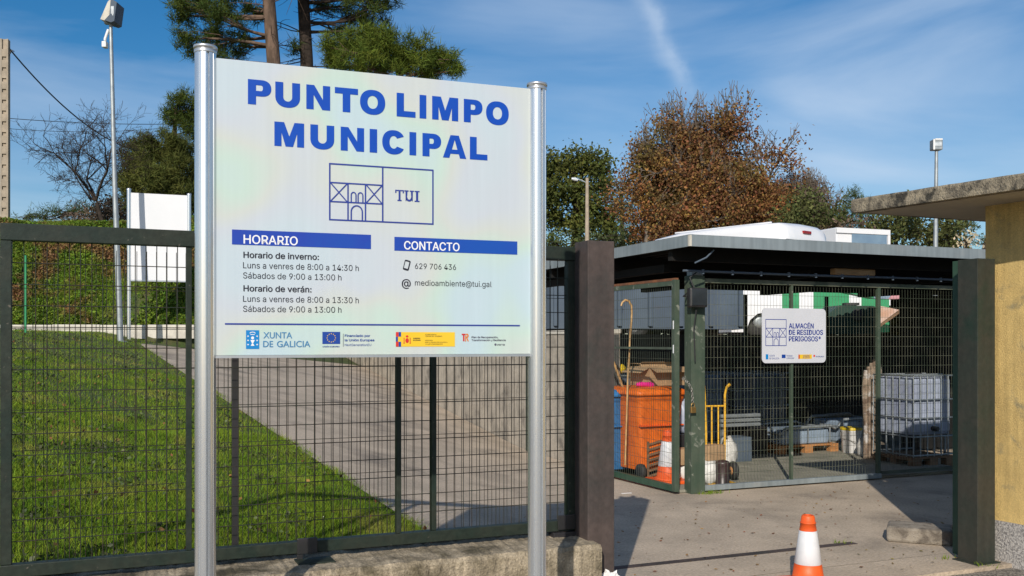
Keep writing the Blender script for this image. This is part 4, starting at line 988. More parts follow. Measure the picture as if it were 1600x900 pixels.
# store sign on the mesh
def v_panel(px, vv=P0v - .045): return u_at(px, vv)
su0, su1 = v_panel(1190.5), v_panel(1290); sm = (su0 + su1) / 2; wz = W(sm, P0v - .045)
def AP(px, py): u = v_panel(px); w_ = W(u, P0v - .045); return u - sm, CAM_H + (533 - py) * w_.y / FPX
zt = (AP(1192, 480.5)[1] + AP(1288, 483.5)[1]) / 2; zb = (AP(1192, 567.5)[1] + AP(1288, 566.5)[1]) / 2
ss = thing('store_sign', 'small white rounded hazardous waste store sign fixed on the cage mesh', 'sign', wz, TH)
hw = (su1 - su0) / 2; hh = (zt - zb) / 2; zc_ = (zt + zb) / 2
o_ = []
for (sx, sy, a0) in ((1, 1, 0), (-1, 1, 90), (-1, -1, 180), (1, -1, 270)):
    for q in range(0, 91, 15): o_.append((sx * (hw - .05) + .05 * math.cos(R(a0 + q)), zc_ + sy * (hh - .05) + .05 * math.sin(R(a0 + q))))
b = MB(); b.prism(o_, -.004, .004); b.build('sign_plate', 'sign_white', ss)
FR = -.0055
xa, za = AP(1196, 499); xb, zb2 = AP(1228, 540)
tui_logo(ss, xa, xb, xb, zb2, za, .0075, FR, 'logo_blue', False)
for s_, x0_, x1_, base_ in (('ALMACÉN', 1232, 1271, 513.0), ('DE RESIDUOS', 1232, 1285.5, 523), ('PERIGOSOS*', 1232, 1282, 533.2)):
    t = MB(); a = AP(x0_, base_); c_ = AP(x1_, base_); text_mb(t, s_, a[0], c_[0], (a[1] + c_[1]) / 2, .055, FR, .03); t.build('text_line', 'logo_blue', ss)
def arect(name, x0, y0, x1, y1, m, off=0):
    a = AP(x0, y0); c_ = AP(x1, y1); q = MB(); q.add([(a[0], FR - off, c_[1]), (c_[0], FR - off, c_[1]), (c_[0], FR - off, a[1]), (a[0], FR - off, a[1])], [(0, 1, 2, 3)]); q.build(name, m, ss)
arect('regional_crest', 1196, 553.5, 1200, 561.5, 'galicia_blue'); arect('union_flag', 1221, 554, 1227, 559.5, 'eu_blue'); arect('government_banner', 1247, 554, 1268, 560.5, 'yellow_print'); arect('banner_block', 1247, 554, 1249, 560.5, 'red_print', .001); arect('plan_mark', 1270.5, 554.5, 1273, 557.5, 'red_print')
for s_, x0_, x1_, base_ in (('XUNTA', 1201.5, 1210, 557), ('DE GALICIA', 1201.5, 1217, 561.2), ('Financiado por', 1228.5, 1238, 557), ('la Unión Europea', 1228.5, 1240, 560.5), ('GOBIERNO', 1254, 1265, 557), ('DE ESPAÑA', 1254, 1265, 559.8), ('Plan de Recuperación', 1274, 1287, 558)):
    t = MB(); a = AP(x0_, base_); c_ = AP(x1_, base_); text_mb(t, s_, a[0], c_[0], (a[1] + c_[1]) / 2, .018, FR - .0015, .0); t.build('text_line', 'eu_blue', ss)

# walls behind
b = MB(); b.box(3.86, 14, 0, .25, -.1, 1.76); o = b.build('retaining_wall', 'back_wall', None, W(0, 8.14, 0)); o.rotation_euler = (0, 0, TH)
tag(o, 'dark concrete retaining wall behind the tanks under the canopy', 'wall')
sh = thing('shade_backdrop', 'added black ribbed partition under the right end of the canopy', 'backdrop', W(u_at(1411, 5.6), 5.6, 0), TH)  # black sheet added to darken the area behind the pale tank
b = MB(); b.box(0, 5.5, 0, .08, 0.02, 2.34, .01); b.build('backdrop_sheet', 'soffit_dark', sh)
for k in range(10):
    b = MB(); b.box(.15 + k * .5, .19 + k * .5, -.03, -.001, .05, 2.25); b.build('backdrop_rib', 'soffit_dark', sh)
rw = thing('ramp_wall', 'board-marked concrete retaining wall along the right side of the ramp', 'wall', W(u_wall(5.2), 5.2, 0), TH + R(90) - math.atan(.066))
NP = 20
for i in range(NP):
    b = MB(); zt = 1.745; b.box(i * 1.25 + .006, (i + 1) * 1.25 - .006, -.2, 0.0, -.2, zt, .008); b.build('wall_panel', 'board_concrete', rw)
b = MB(); b.box(0, NP * 1.25, -.185, -.02, -.2, 1.735); b.build('wall_core', 'back_wall', rw)
b = MB(); b.box(0, NP * 1.25, -.215, .015, 1.7455, 1.80, .006); b.build('coping', 'kerb_concrete', rw)

def weeds(label, pts, n, h):
    X = np.concatenate([rng.normal(p[0], .05, n) for p in pts]); Y = np.concatenate([rng.normal(p[1], .02, n) for p in pts])
    o = blades('weeds', X, Y, np.zeros(len(X)), h * .4, h, .008, 'grass', 1.4); tag(o, label, 'weeds', kind='stuff')
weeds('small green weeds at the foot of the cage corner post', [tuple(W(P0u + a, P0v - .1))[:2] for a in (.02, .12, .2)], 50, .05)
weeds('sparse weeds in the joint at the foot of the low wall and olive pillar', [tuple(W(a, b_))[:2] for a, b_ in ((3.66, .14), (3.72, -.13), (4.05, -.2), (3.3, .9))], 24, .04)
# dry leaves blown onto the yard
n = 420
u = rng.uniform(.7, 6.5, n); v = rng.uniform(-.1, 3.3, n) ; X, Y = XY(u, v)
V, F = leaf_quads(np.stack([X, Y, np.full(n, .012)], 1), .022, 1.5); V[:, 2] = .004 + (V[:, 2] - .012) * .35 + .006
o = obj('dry_leaves', mesh_np('dry_leaves', V, F), 'leaf_russet', kind='stuff'); tag(o, 'tiny dry leaves scattered over the yard concrete', 'dry leaves', kind='stuff')

# floor of the cage: grating sheets with joints
fl = thing('cage_floor', 'pale perforated floor plates inside the storage cage', 'floor plates', W(P0u, P0v, 0), TH)
for i in range(4):
    for j in range(2):
        b = MB(); b.box(-.2 + i * 1.1, -.2 + i * 1.1 + 1.085, .05 + j * 1.35, .05 + j * 1.35 + 1.335, .004, .035, .003); b.build('floor_plate', 'cage_floor', fl)
FZ = .035

# ------------------------------------------------------------------ cage contents
def bin_big(label, loc, rot, m, group=None, sc_=1.0):
    t = thing('wheeled_bin', label, 'bin', loc, rot, group)
    b = MB()
    bm = [(-.25, -.30), (.25, -.30), (.25, .32), (-.25, .32)]; tp = [(-.32, -.40), (.32, -.40), (.32, .40), (-.32, .40)]
    N3 = 6; vs = []
    def rrect(pts, r):
        (x0, y0), (x1, _), (_, y1), _ = pts; out = []
        for cx, cy, a0 in ((x1 - r, y1 - r, 0), (x0 + r, y1 - r, 90), (x0 + r, y0 + r, 180), (x1 - r, y0 + r, 270)):
            for q in range(0, 91, 30): out.append((cx + r * math.cos(R(a0 + q)), cy + r * math.sin(R(a0 + q))))
        return out
    rings = []
    for k, (f, z) in enumerate(((0, .10), (.04, .12), (.5, .52), (.92, .90), (1.0, .93), (1.08, .935), (1.08, .985))):
        pts = [(a[0] + (c_[0] - a[0]) * f, a[1] + (c_[1] - a[1]) * f) for a, c_ in zip(bm, tp)]; rings.append([(x, y, z) for x, y in rrect(pts, .06)])
    n = len(rings[0]); vs = [p for r in rings for p in r]
    b.add(vs, [(i * n + k, i * n + (k + 1) % n, (i + 1) * n + (k + 1) % n, (i + 1) * n + k) for i in range(len(rings) - 1) for k in range(n)], True); b.add(rings[0], [tuple(range(n))])
    b.build('bin_body', m, t)
    b = MB(); rg = []
    for e, z in ((.012, .9855), (.018, 1.0), (.01, 1.03), (-.06, 1.065), (-.2, 1.075)):
        rg.append([(x, y, z) for x, y in rrect([(-.345 - e, -.43 - e), (.345 + e, -.43 - e), (.345 + e, .43 + e), (-.345 - e, .43 + e)], .07)])
    vs = [p for r in rg for p in r]; b.add(vs, [(i * n + k, i * n + (k + 1) % n, (i + 1) * n + (k + 1) % n, (i + 1) * n + k) for i in range(4) for k in range(n)], True); b.add(rg[0], [tuple(range(n))]); b.add(rg[-1], [tuple(range(n))])
    b.build('bin_lid', m, t)
    for sx in (-1, 1):
        for wy in (-.25, .26):
            w_ = MB(); w_.lathe([(.035, -.03), (.085, -.028), (.09, 0), (.085, .028), (.035, .03)], 20, axis='x', cx=wy, cy=.09); wv = w_.build('wheel', 'black_rubber', t, (sx * .24, -.06 if wy < 0 else 0, 0))
    b = MB()
    b.box(-.30, .30, -.402, -.35, .62, .634); b.build('moulded_rib', 'cone_orange' if m == 'orange_plastic' else m, t)
    b = MB(); b.tube([(-.22, .44, 1.0), (-.2, .5, 1.01), (.2, .5, 1.01), (.22, .44, 1.0)], .014, 6); b.build('handle', m, t)
    return t
pb = at(1006, 11.62)
bin_big('large orange wheeled bin with cardboard on its lid behind the left cage door', (pb.x, pb.y, FZ), TH + R(2), 'orange_plastic')
pb2 = at(950, 11.9)
bin_big('blue wheeled bin peeking out behind the rusty pillar left of the orange bin', (pb2.x, pb2.y, 0), TH, 'blue_bin')
# cardboard box open, on the bin
def open_box(label, loc, rot, w, d, h, flap=.12, m='cardboard', lean=.9):
    t = thing('cardboard_box', label, 'box', loc, rot)
    b = MB(); th = .006
    b.box(-w, w, -d, d, 0, th); b.box(-w, w, -d, -d + th, th, h); b.box(-w, w, d - th, d, th, h); b.box(-w, -w + th, -d + th, d - th, th, h); b.box(w - th, w, -d + th, d - th, th, h); b.build('box_body', m, t)
    for (ax, ay, bx, by, nx_, ny_) in ((-w, -d, w, -d, 0, -1), (w, d, -w, d, 0, 1), (-w, d, -w, -d, -1, 0), (w, -d, w, d, 1, 0)):
        f = MB(); l_ = lean + random.uniform(-.2, .2); ox, oy, oz = nx_ * flap * l_, ny_ * flap * l_, flap * random.uniform(-.5, .6)
        f.add([(ax, ay, h), (bx, by, h), (bx + ox, by + oy, h + oz), (ax + ox, ay + oy, h + oz), (ax, ay, h + .004), (bx, by, h + .004), (bx + ox, by + oy, h + oz + .004), (ax + ox, ay + oy, h + oz + .004)], [(0, 1, 2, 3), (4, 5, 6, 7), (0, 1, 5, 4), (2, 3, 7, 6), (1, 2, 6, 5), (3, 0, 4, 7)]); f.build('box_flap', m, t)
    return t
pz = at(1028, 11.8)
open_box('open cardboard box with splayed flaps lying on the orange bin lid', (pz.x, pz.y, FZ + 1.078), TH + R(5), .27, .2, .22, .16)
p = at(1018, 12.35); open_box('second cardboard box behind the open one, standing higher above the bin', (p.x, p.y, 1.0), TH - R(8), .23, .18, .36, .05)
st_ = thing('pallet_stack', 'dark plastic crates stacked behind the orange bin holding up a cardboard box', 'crate', (p.x, p.y, 0.0), TH)
for k in range(3):
    b = MB(); b.box(-.28, .28, -.2, .2, FZ + k * .32, FZ + k * .32 + .315, .01); b.build('crate', 'black_plastic', st_)
b = MB(); rg = [(.0, .0), (.03, .0), (.035, .03), (.022, .05), (.0, .055)]
q = MB(); q.tube([(-.10, 0, .03), (-.05, 0, .035), (.02, 0, .03), (.09, 0, .028), (.13, 0, .02)], [.018, .03, .028, .034, .022], 10)
o = q.build('bottle', 'pink_plastic', None); pz = at(1006, 11.38); o.location = (pz.x, pz.y, FZ + 1.07); o.rotation_euler = (0, 0, TH); tag(o, 'bright pink plastic bottle lying on the orange bin lid', 'bottle')
# walking cane and other sticks
q = MB(); cx = at(985, 11.25)
pts = [(-.07, 0, .2), (-.035, 0, 1.2), (.0, 0, 1.75), (.02, 0, 1.98), (.015, 0, 2.06), (-.02, 0, 2.12), (-.07, 0, 2.13), (-.11, 0, 2.10), (-.125, 0, 2.06)]
q.tube(pts, [.010, .011, .012, .013, .013, .014, .014, .012, .010], 8); o = q.build('walking_cane', 'cane_wood', None); o.location = (cx.x, cx.y + .0, 0); o.rotation_euler = (0, 0, TH)
tag(o, 'long wooden cane with crook handle leaning inside the left cage door', 'cane')
q = MB(); q.tube([(0, 0, 1.05), (-.12, 0, 1.35), (-.2, .0, 1.5)], .016, 6); o = q.build('wooden_stick', 'cane_wood', None); c2 = at(975, 11.55); o.location = (c2.x, c2.y, 0); o.rotation_euler = (0, 0, TH); tag(o, 'short wooden stick leaning over the orange bin beside the pillar', 'stick')
q = MB(); q.lathe([(.05, 0), (.09, .02), (.10, .08), (.06, .12)], 14); o = q.build('helmet', 'yellow_plastic', None); c2 = at(966, 12.1); o.location = (c2.x, c2.y, 1.24); tag(o, 'yellow plastic helmet just right of the rusty pillar above the bin', 'helmet')
q = MB(); q.tube([(0, 0, 0), (0, 0, 1.25)], .02, 6); o = q.build('stand_pole', 'cane_wood', None); o.location = (c2.x, c2.y, 0); tag(o, 'thin pole holding the yellow helmet behind the blue bin', 'pole')
c3 = at(1044, 11.0); cone('small traffic cone inside the cage beside the orange bin', (c3.x, c3.y, FZ), 1.38)
# lattice crate
cr_ = thing('lattice_crate', 'brown wooden lattice crate standing between the orange bin and the small cone', 'crate', (at(1026, 11.28).x, 11.28, FZ), TH)
for x in (-.13, .12):
    b = MB(); b.box(x, x + .02, -.01, .01, 0, .44); b.build('frame_bar', 'wood_brown', cr_)
for i in range(7):
    b = MB(); z = .02 + i * .062
    b.add([(-.11, -.012, z), (.12, -.012, z + .05), (.12, -.012, z + .072), (-.11, -.012, z + .022), (-.11, .012, z), (.12, .012, z + .05), (.12, .012, z + .072), (-.11, .012, z + .022)], [(0, 1, 2, 3), (4, 5, 6, 7), (0, 1, 5, 4), (2, 3, 7, 6), (1, 2, 6, 5), (3, 0, 4, 7)]); b.build('slat', 'wood_brown', cr_)
# boxes and bags near corner post
def plain_box(name, label, cat, px, Z, w, d, h, z, m, rot=0.0, c=.004):
    b = MB(); b.box(-w / 2, w / 2, -d / 2, d / 2, 0, h, c); o = b.build(name, m, None); q = at(px, Z); o.location = (q.x, q.y, z); o.rotation_euler = (0, 0, TH + rot); return tag(o, label, cat)
def bag(label, px, Z, w, h, z, m='bag_white', seed=0):
    r_ = random.Random(seed); bm = bmesh.new(); bmesh.ops.create_icosphere(bm, subdivisions=3, radius=1.0)
    for v in bm.verts:
        n = v.co.copy(); k = 1 + .10 * math.sin(n.x * 7 + seed) * math.sin(n.z * 6 + seed * 2) + .05 * math.sin(n.y * 13 + n.z * 9)
        v.co = (n.x * k * w / 2, n.y * k * w / 2.2, max(n.z * k * h / 2, -h * .42) + h * .42)
    me = bpy.data.meshes.new('bag'); bm.to_mesh(me); bm.free(); me.polygons.foreach_set('use_smooth', [True] * len(me.polygons))
    q = at(px, Z); o = obj('bag', me, m); o.location = (q.x, q.y, z); return tag(o, label, 'bag')
plain_box('carton', 'brown carton on white sacks left of the cage corner post', 'box', 1068, 11.1, .2, .2, .18, .23, 'cardboard')
bag('white sack under the brown carton left of the cage corner post', 1068, 11.1, .22, .24, FZ, seed=2)
plain_box('carton', 'brown carton on a crumpled white bag right of the cage corner post', 'box', 1110, 10.95, .27, .2, .17, .30, 'cardboard', .2)
bag('crumpled white bag under the carton right of the cage corner post', 1108, 10.85, .24, .30, FZ, seed=5)
bag('grey plastic bundle hanging low between the door stile and corner post', 1067, 11.5, .22, .5, .55, 'tank_plastic', 7)
b = MB(); b.lathe([(.06, .34), (.065, .36), (.065, .55)], 12); 
q = MB(); q.lathe([(.075, 0), (.08, .01), (.08, .03), (.076, .035), (.078, .24), (.08, .25), (.07, .27), (.03, .285)], 24); o = q.build('canister', 'canister', None); pc = at(1129, 10.75); o.location = (pc.x, pc.y, FZ); tag(o, 'dark brown metal canister standing right of the crumpled white bag', 'canister')
b = MB(); b.box(-.11, .11, -.1, .1, .0, .50, .01); o = b.build('crate', 'black_plastic', None); pc = at(1067, 11.5); o.location = (pc.x, pc.y, .045); o.rotation_euler = (0, 0, TH); tag(o, 'black crate carrying the grey plastic bundle behind the door stile', 'crate')
# hand truck
ht = thing('hand_truck', 'yellow steel hand truck with black wheels leaning behind the cage mesh', 'hand truck', (at(1118, 11.0).x, 11.0, FZ), TH - R(10))
HB, HT_ = .40, 1.14
for sx in (-1, 1):
    b = MB(); b.tube([(sx * .11, 0, .12), (sx * .115, .0, .5), (sx * .125, .02, 1.0), (sx * .14, .0, 1.09), (sx * .165, -.03, 1.12)], .014, 8); b.build('side_tube', 'yellow_steel', ht)
    b = MB(); b.tube([(sx * .145, -.005, 1.095), (sx * .165, -.03, 1.12)], .018, 8); b.build('hand_grip', 'yellow_steel', ht)
    b = MB(); b.tube([(sx * .04, .01, .30), (sx * .04, .015, .86)], .010, 6); b.build('centre_bar', 'yellow_steel', ht)
for z in (.30, .87):
    b = MB(); b.tube([(-.115, .012, z), (.115, .012, z)], .012, 6); b.build('cross_bar', 'yellow_steel', ht)
b = MB(); b.box(-.17, .17, -.2, -.02, .0, .012); b.build('toe_plate', 'yellow_steel', ht)
for sx, dx_ in ((-1, 0), (1, .1)):
    w_ = MB(); w_.lathe([(.05, -.03), (.10, -.026), (.11, 0), (.10, .026), (.05, .03)], 20, axis='x', cx=.1, cy=.11); wv = w_.build('wheel', 'black_rubber', ht, (sx * .17 + dx_, 0, 0))
    w_ = MB(); w_.lathe([(.012, -.034), (.048, -.032), (.048, .032), (.012, .034)], 16, axis='x', cx=.1, cy=.11); w_.build('rim', 'wood_orange', wv)
b = MB(); b.tube([(-.17, .1, .11), (.27, .1, .11)], .012, 6); b.build('axle', 'black_rubber', ht)

# pallets
def pallet(label, loc, rot, m, L=1.0, D=.8):
    t = thing('pallet', label, 'pallet', loc, rot)
    for i in range(7):
        y = -D / 2 + i * (D - .1) / 6; b = MB(); b.box(-L / 2, L / 2, y, y + .1 - .012, .122, .144, .002); b.build('deck_board', m, t)
    for x in (-L / 2, -.07, L / 2 - .14):
        for y in (-D / 2, -.05, D / 2 - .1):
            b = MB(); b.box(x, x + .14, y, y + .1, .0225, .0995, .003); b.build('block', m, t)
        b = MB(); b.box(x, x + .14, -D / 2 + .001, D / 2 - .001, .1, .1215, .001); b.build('stringer', m, t)
    for y in (-D / 2, -.05, D / 2 - .1):
        b = MB(); b.box(-L / 2 + .001, L / 2 - .001, y, y + .1, 0, .022, .001); b.build('bottom_board', m, t)
    return t
def tank(label, loc, rot, m, w=1.0, d=.9, h=1.0, legs=0.0, pm='wood_brown', with_pallet=True, group=None):
    z0 = 0.15
    if with_pallet: pallet('weathered wooden pallet under the ' + label.split(',')[0], loc, rot, pm, w, d)
    t = thing('bulk_tank', label, 'tank', (loc[0], loc[1], loc[2] + z0), rot, group)
    b = MB(); b.box(-w / 2 + .03, w / 2 - .03, -d / 2 + .03, d / 2 - .03, legs + .01, h - .02, .05); b.build('bottle', m, t)
    b = MB(); b.lathe([(.11, h - .02), (.11, h + .02), (.09, h + .03)], 18); b.build('cap', 'black_plastic', t)
    b = MB()
    for i in range(7):
        x = -w / 2 + w * i / 6
        for y in (-d / 2, d / 2): b.tube([(x, y, 0), (x, y, h)], .009, 5, False)
    for i in range(1, 6):
        y = -d / 2 + d * i / 6
        for x in (-w / 2, w / 2): b.tube([(x, y, 0), (x, y, h)], .009, 5, False)
    for z in (.02, .26, .5, .74, h):
        b.tube([(-w / 2, -d / 2, z), (w / 2, -d / 2, z), (w / 2, d / 2, z), (-w / 2, d / 2, z), (-w / 2, -d / 2, z)], .011, 5, False)
    b.tube([(-w / 2, -d * .2, h + .01), (w / 2, -d * .2, h + .01)], .01, 5); b.tube([(-w / 2, d * .2, h + .01), (w / 2, d * .2, h + .01)], .01, 5)
    b.build('tube_cage', 'galvanised', t, kind='stuff')
    b = MB(); b.lathe([(.03, -.06), (.035, 0), (.03, .05)], 10, axis='y', cx=0, cy=legs + .1); b.build('valve', 'black_plastic', t, (0, -d / 2, 0))
    return t
def uvl(u, v, z=0): q = W(u, v, z); return (q.x, q.y, q.z)
tank('pale caged liquid tank at the right end of the cage, half in shade', uvl(7.72, 4.45), TH, 'tank_plastic', .72, .7, 1.05, .26)
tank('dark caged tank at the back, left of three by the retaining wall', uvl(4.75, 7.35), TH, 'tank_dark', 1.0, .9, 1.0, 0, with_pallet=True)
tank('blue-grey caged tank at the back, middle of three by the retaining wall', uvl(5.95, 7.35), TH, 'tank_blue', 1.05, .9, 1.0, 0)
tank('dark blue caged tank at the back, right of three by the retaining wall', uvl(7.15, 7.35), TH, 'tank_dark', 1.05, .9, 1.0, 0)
pc = at(1236, 14.25); pallet('orange-brown wooden pallet under the cut-down spill tray', (pc.x, pc.y, FZ * .2), TH, 'wood_orange', 1.08, .8)
def spill_tray(label, loc, w=1.0, d=.75, h=.24):
    t = thing('spill_tray', label, 'spill tray', loc, TH)
    b = MB(); b.box(-w / 2 + .08, w / 2 - .08, -d / 2 + .05, d / 2 - .05, 0, h - .03, .02); b.build('tray_body', 'tray_blue', t)
    b = MB()
    for (y) in (-d / 2, d / 2): b.tube([(-w / 2, y, h * .7), (-w / 2 + .1, y, h), (w / 2 - .1, y, h + .02), (w / 2, y, h * .9)], .022, 8)
    for x in (-w / 2 + .1, 0, w / 2 - .1): b.tube([(x, -d / 2, 0.02), (x, -d / 2, h)], .010, 6)
    b.tube([(-w / 2, -d / 2, h * .7), (-w / 2, d / 2, h * .7)], .02, 6); b.tube([(w / 2, -d / 2, h * .9), (w / 2, d / 2, h * .9)], .02, 6)
    b.build('rim_tube', 'galvanised', t)
    return t
spill_tray('cut-down blue tank tray with tube rim on the orange pallet', (pc.x, pc.y, .155))
pc = at(1322, 14.9); spill_tray('rounded tank tray on a block behind the white bucket', (pc.x, pc.y, .13), .95, .7, .34)
plain_box('block', 'grey concrete block under the rounded tank tray', 'block', 1300, 14.75, .5, .5, .125, .0, 'board_concrete')
# bucket
bk = thing('bucket', 'white plastic bucket with yellow rim between the tank trays', 'bucket', (at(1330, 13.95).x, 13.95, .0), 0)
b = MB(); b.lathe([(.115, 0), (.12, .01), (.148, .34), (.152, .345), (.152, .36)], 28); b.build('bucket_body', 'bucket_white', bk)
b = MB(); b.lathe([(.155, .361), (.158, .37), (.158, .395), (.15, .40), (.14, .395)], 28); b.build('bucket_rim', 'yellow_plastic', bk)
b = MB(); b.tube([(-.155, 0, .33), (-.17, -.05, .25), (0, -.19, .2), (.17, -.05, .25), (.155, 0, .33)], .005, 6); b.build('bucket_handle', 'chain_steel', bk)
# guard rail like beam on the left
gb = thing('steel_rack', 'low galvanised steel rack with corrugated beam behind the hand truck wheels', 'rack', (at(1158, 13.6).x, 13.6, 0), TH)
for k in range(3):
    b = MB(); b.box(-.35, .32, -.03, .03, .44 + k * .065, .44 + k * .065 + .05, .012); b.build('beam', 'galvanised', gb)
for x in (-.3, .25):
    b = MB(); b.box(x, x + .05, .031, .08, 0, .62); b.build('leg', 'galvanised', gb)
plain_box('crate', 'black crate on the floor left of the orange pallet', 'crate', 1172, 13.9, .3, .4, .42, .0, 'black_plastic')
plain_box('crate', 'dark grey plastic crate on the floor right of the hand truck', 'crate', 1150, 13.0, .3, .3, .36, .0, 'skip_grey')
bag('pale bag beside the hand truck wheel', 1137, 12.4, .24, .42, FZ, 'bag_white', 3)
# rag-wrapped poles
rg = thing('wrapped_bundle', 'upright bundle of sticks wrapped in brown and white rags between bucket and tank', 'bundle', (at(1362, 13.2).x, 13.2, 0), TH)
for i in range(5):
    b = MB(); x = (i - 2) * .05; b.tube([(x, 0, .02), (x + .02, .02, .5), (x - .02 + i * .01, .0, 1.0 + .06 * i), (x, .0, 1.25 + .05 * i)], [.04, .035, .045, .03], 8); b.build('wrapped_stick', 'rags', rg)
bag('pale cloth bag at the foot of the wrapped stick bundle', 1352, 13.5, .24, .34, .0, 'bag_white', 9)
q = MB(); q.tube([(0, 0, 0), (0, 0, .68), (-.03, 0, .74)], [.018, .018, .03], 10); o = q.build('standpipe', 'galvanised', None); q2 = W(8.12, 4.3); o.location = (q2.x, q2.y, 0); tag(o, 'thin grey standpipe right of the pale caged tank', 'pipe')
plain_box('litter', 'small white paper scrap on the yard concrete near the cage door', 'litter', 979, 10.4, .12, .03, .003, .0, 'bucket_white')

# ------------------------------------------------------------------ upper yard vehicles and skips
def skip(name, label, loc, rot, L, D, H, m, rim=True, cat='skip'):
    t = thing(name, label, cat, loc, rot)
    b = MB(); th = .06
    b.box(-L / 2, L / 2, -D / 2, -D / 2 + th, .15, H); b.box(-L / 2, L / 2, D / 2 - th, D / 2, .15, H); b.box(-L / 2, -L / 2 + th, -D / 2 + th, D / 2 - th, .15, H); b.box(L / 2 - th, L / 2, -D / 2 + th, D / 2 - th, .15, H); b.box(-L / 2 + th, L / 2 - th, -D / 2 + th, D / 2 - th, .15, .2); b.build('skip_body', m, t)
    for i in range(int(L / .6) + 1):
        x = -L / 2 + .05 + i * (L - .16) / int(L / .6); b = MB(); b.box(x, x + .07, -D / 2 - .06, -D / 2 - .001, .2, H - .11); b.build('side_rib', m, t)
    b = MB(); b.box(-L / 2 - .05, L / 2 + .05, -D / 2 - .08, -D / 2 - .001, H - .1, H + .03, .01); b.build('rim_rail', m, t)
    for x in (-L / 2 + .3, L / 2 - .5):
        b = MB(); b.lathe([(.12, -.1), (.12, .1)], 14, axis='x', cx=-D / 2 + .3, cy=.12); b.build('roller', 'black_rubber', t, (x, 0, 0))
    return t
q = at(985, 18.2); skip('waste_skip', 'long blue-grey steel skip standing above the retaining wall at left', (q.x, q.y, 1.72), TH * .6, 3.7, 1.9, 1.05, 'skip_grey')
def ppx(px0, Z, pts, z0): return [((px - px0) / FPX * Z, CAM_H + (533 - py) * Z / FPX - z0) for px, py in pts]
# lorry with a white and green side, seen through the mesh
LZ = 20.0; q = at(1260, LZ)
lr = thing('parked_lorry', 'white and green sided lorry parked beyond the cage, seen through the mesh', 'lorry', (q.x, LZ, 1.72), 0)
def lp_(pts): return ppx(1260, LZ, pts, 1.72)
b = MB(); b.prism(lp_([(1143, 519), (1165, 519), (1172, 500), (1184, 490), (1198, 488), (1222, 488), (1222, 440), (1143, 440)]), 0, 2.0); b.build('body', 'van_white', lr)
b = MB(); b.prism(lp_([(1222.3, 519), (1390, 519), (1390, 440), (1222.3, 440)]), .02, 2.0); b.build('cargo_box', 'skip_green', lr)
for a, c_, y0, y1 in ((1249, 1271, 519, 440), (1327, 1346, 519, 440)):
    b = MB(); b.prism(lp_([(a, y0), (c_, y0), (c_, y1), (a, y1)]), .005, .0195); b.build('side_stripe', 'van_white', lr)
b = MB(); b.prism(lp_([(1143, 515), (1156, 514), (1159, 501), (1143, 502)]), -.02, -.001); b.build('window', 'glass_dark', lr)
b = MB(); b.box(*lp_([(1143, 0), (1400, 0)])[0][:1], lp_([(1390, 0)])[0][0], .3, 1.9, .12, lp_([(0, 521)])[0][1]); b.build('chassis', 'black_rubber', lr)
for px in (1190, 1360):
    w_ = MB(); w_.lathe([(.15, -.1), (.33, -.09), (.35, 0), (.33, .09), (.15, .1)], 24, axis='y'); wv = w_.build('wheel', 'black_rubber', lr, ((px - 1260) / FPX * LZ, .25, .35))
    w_ = MB(); w_.lathe([(.04, -.105), (.14, -.102), (.14, .102), (.04, .105)], 16, axis='y'); w_.build('rim', 'galvanised', wv)
# dark bottle bank with chamfered shoulders
q = at(1328, 18.0); db = thing('bottle_bank', 'dark green chamfered bottle bank in front of the green lorry side', 'container', (q.x, 18.0, 1.72), 0)
def dp_(pts): return ppx(1328, 18.0, pts, 1.72)
b = MB(); b.prism(dp_([(1290, 522), (1290, 494), (1312, 477), (1366, 478), (1370, 484), (1370, 522)]), 0, .9); b.build('container_body', 'skip_dark_green', db)
b = MB(); b.prism(dp_([(1330, 476), (1352, 476), (1352, 472), (1330, 472)]), .3, .5); b.build('lifting_ring', 'black_rubber', db)
b = MB(); b.lathe([(.10, -.03), (.12, -.001)], 20, axis='y', cx=dp_([(1340, 492)])[0][0], cy=dp_([(1340, 492)])[0][1]); b.build('bottle_hole', 'black_rubber', db)
# slanted terracotta panel and awning tip
q = at(1384, 19.4); tp_ = thing('tilted_panel', 'terracotta and pale wedge-shaped panel tilted beside the bottle bank', 'panel', (q.x, 19.4, 1.72), 0)
def tq_(pts): return ppx(1384, 19.4, pts, 1.72)
b = MB(); b.prism(tq_([(1371, 509), (1405, 484), (1371, 477)]), 0, .06); b.build('panel_board', 'panel_terracotta', tp_)
b = MB(); b.prism(tq_([(1371, 514), (1405.5, 489), (1405.5, 484.5), (1371, 509.5)]), -.02, .06); b.build('panel_edge', 'wood_brown', tp_)
b = MB(); b.prism(tq_([(1371, 521.5), (1374, 521.5), (1374, 512.2), (1371, 514.2)]), 0, .05); b.build('panel_foot', 'wood_brown', tp_)
q = at(1365, 19.2); aw_ = thing('awning', 'thin green, blue and pink awning blade tapering above the terracotta panel', 'awning', (q.x, 19.2, 1.72), 0)
def aq_(pts): return ppx(1365, 19.2, pts, 1.72)
b = MB(); b.prism(aq_([(1318, 456), (1365, 466), (1365, 457)]), 0, .3); b.build('awning_cloth', 'skip_green', aw_)
b = MB(); b.prism(aq_([(1365.2, 466), (1388, 467), (1394, 459), (1365.2, 457)]), 0, .3); b.build('awning_cloth', 'tray_blue', aw_)
b = MB(); b.prism(aq_([(1388.3, 467), (1406, 467), (1409, 463), (1406, 459), (1394.3, 459)]), 0, .3); b.build('awning_tip', 'bag_pink', aw_)
b = MB(); x_ = aq_([(1378, 500)])[0][0]; b.tube([(x_, .15, 0.0), (x_, .15, aq_([(0, 466)])[0][1])], .02, 6); b.build('awning_pole', 'galvanised', aw_)

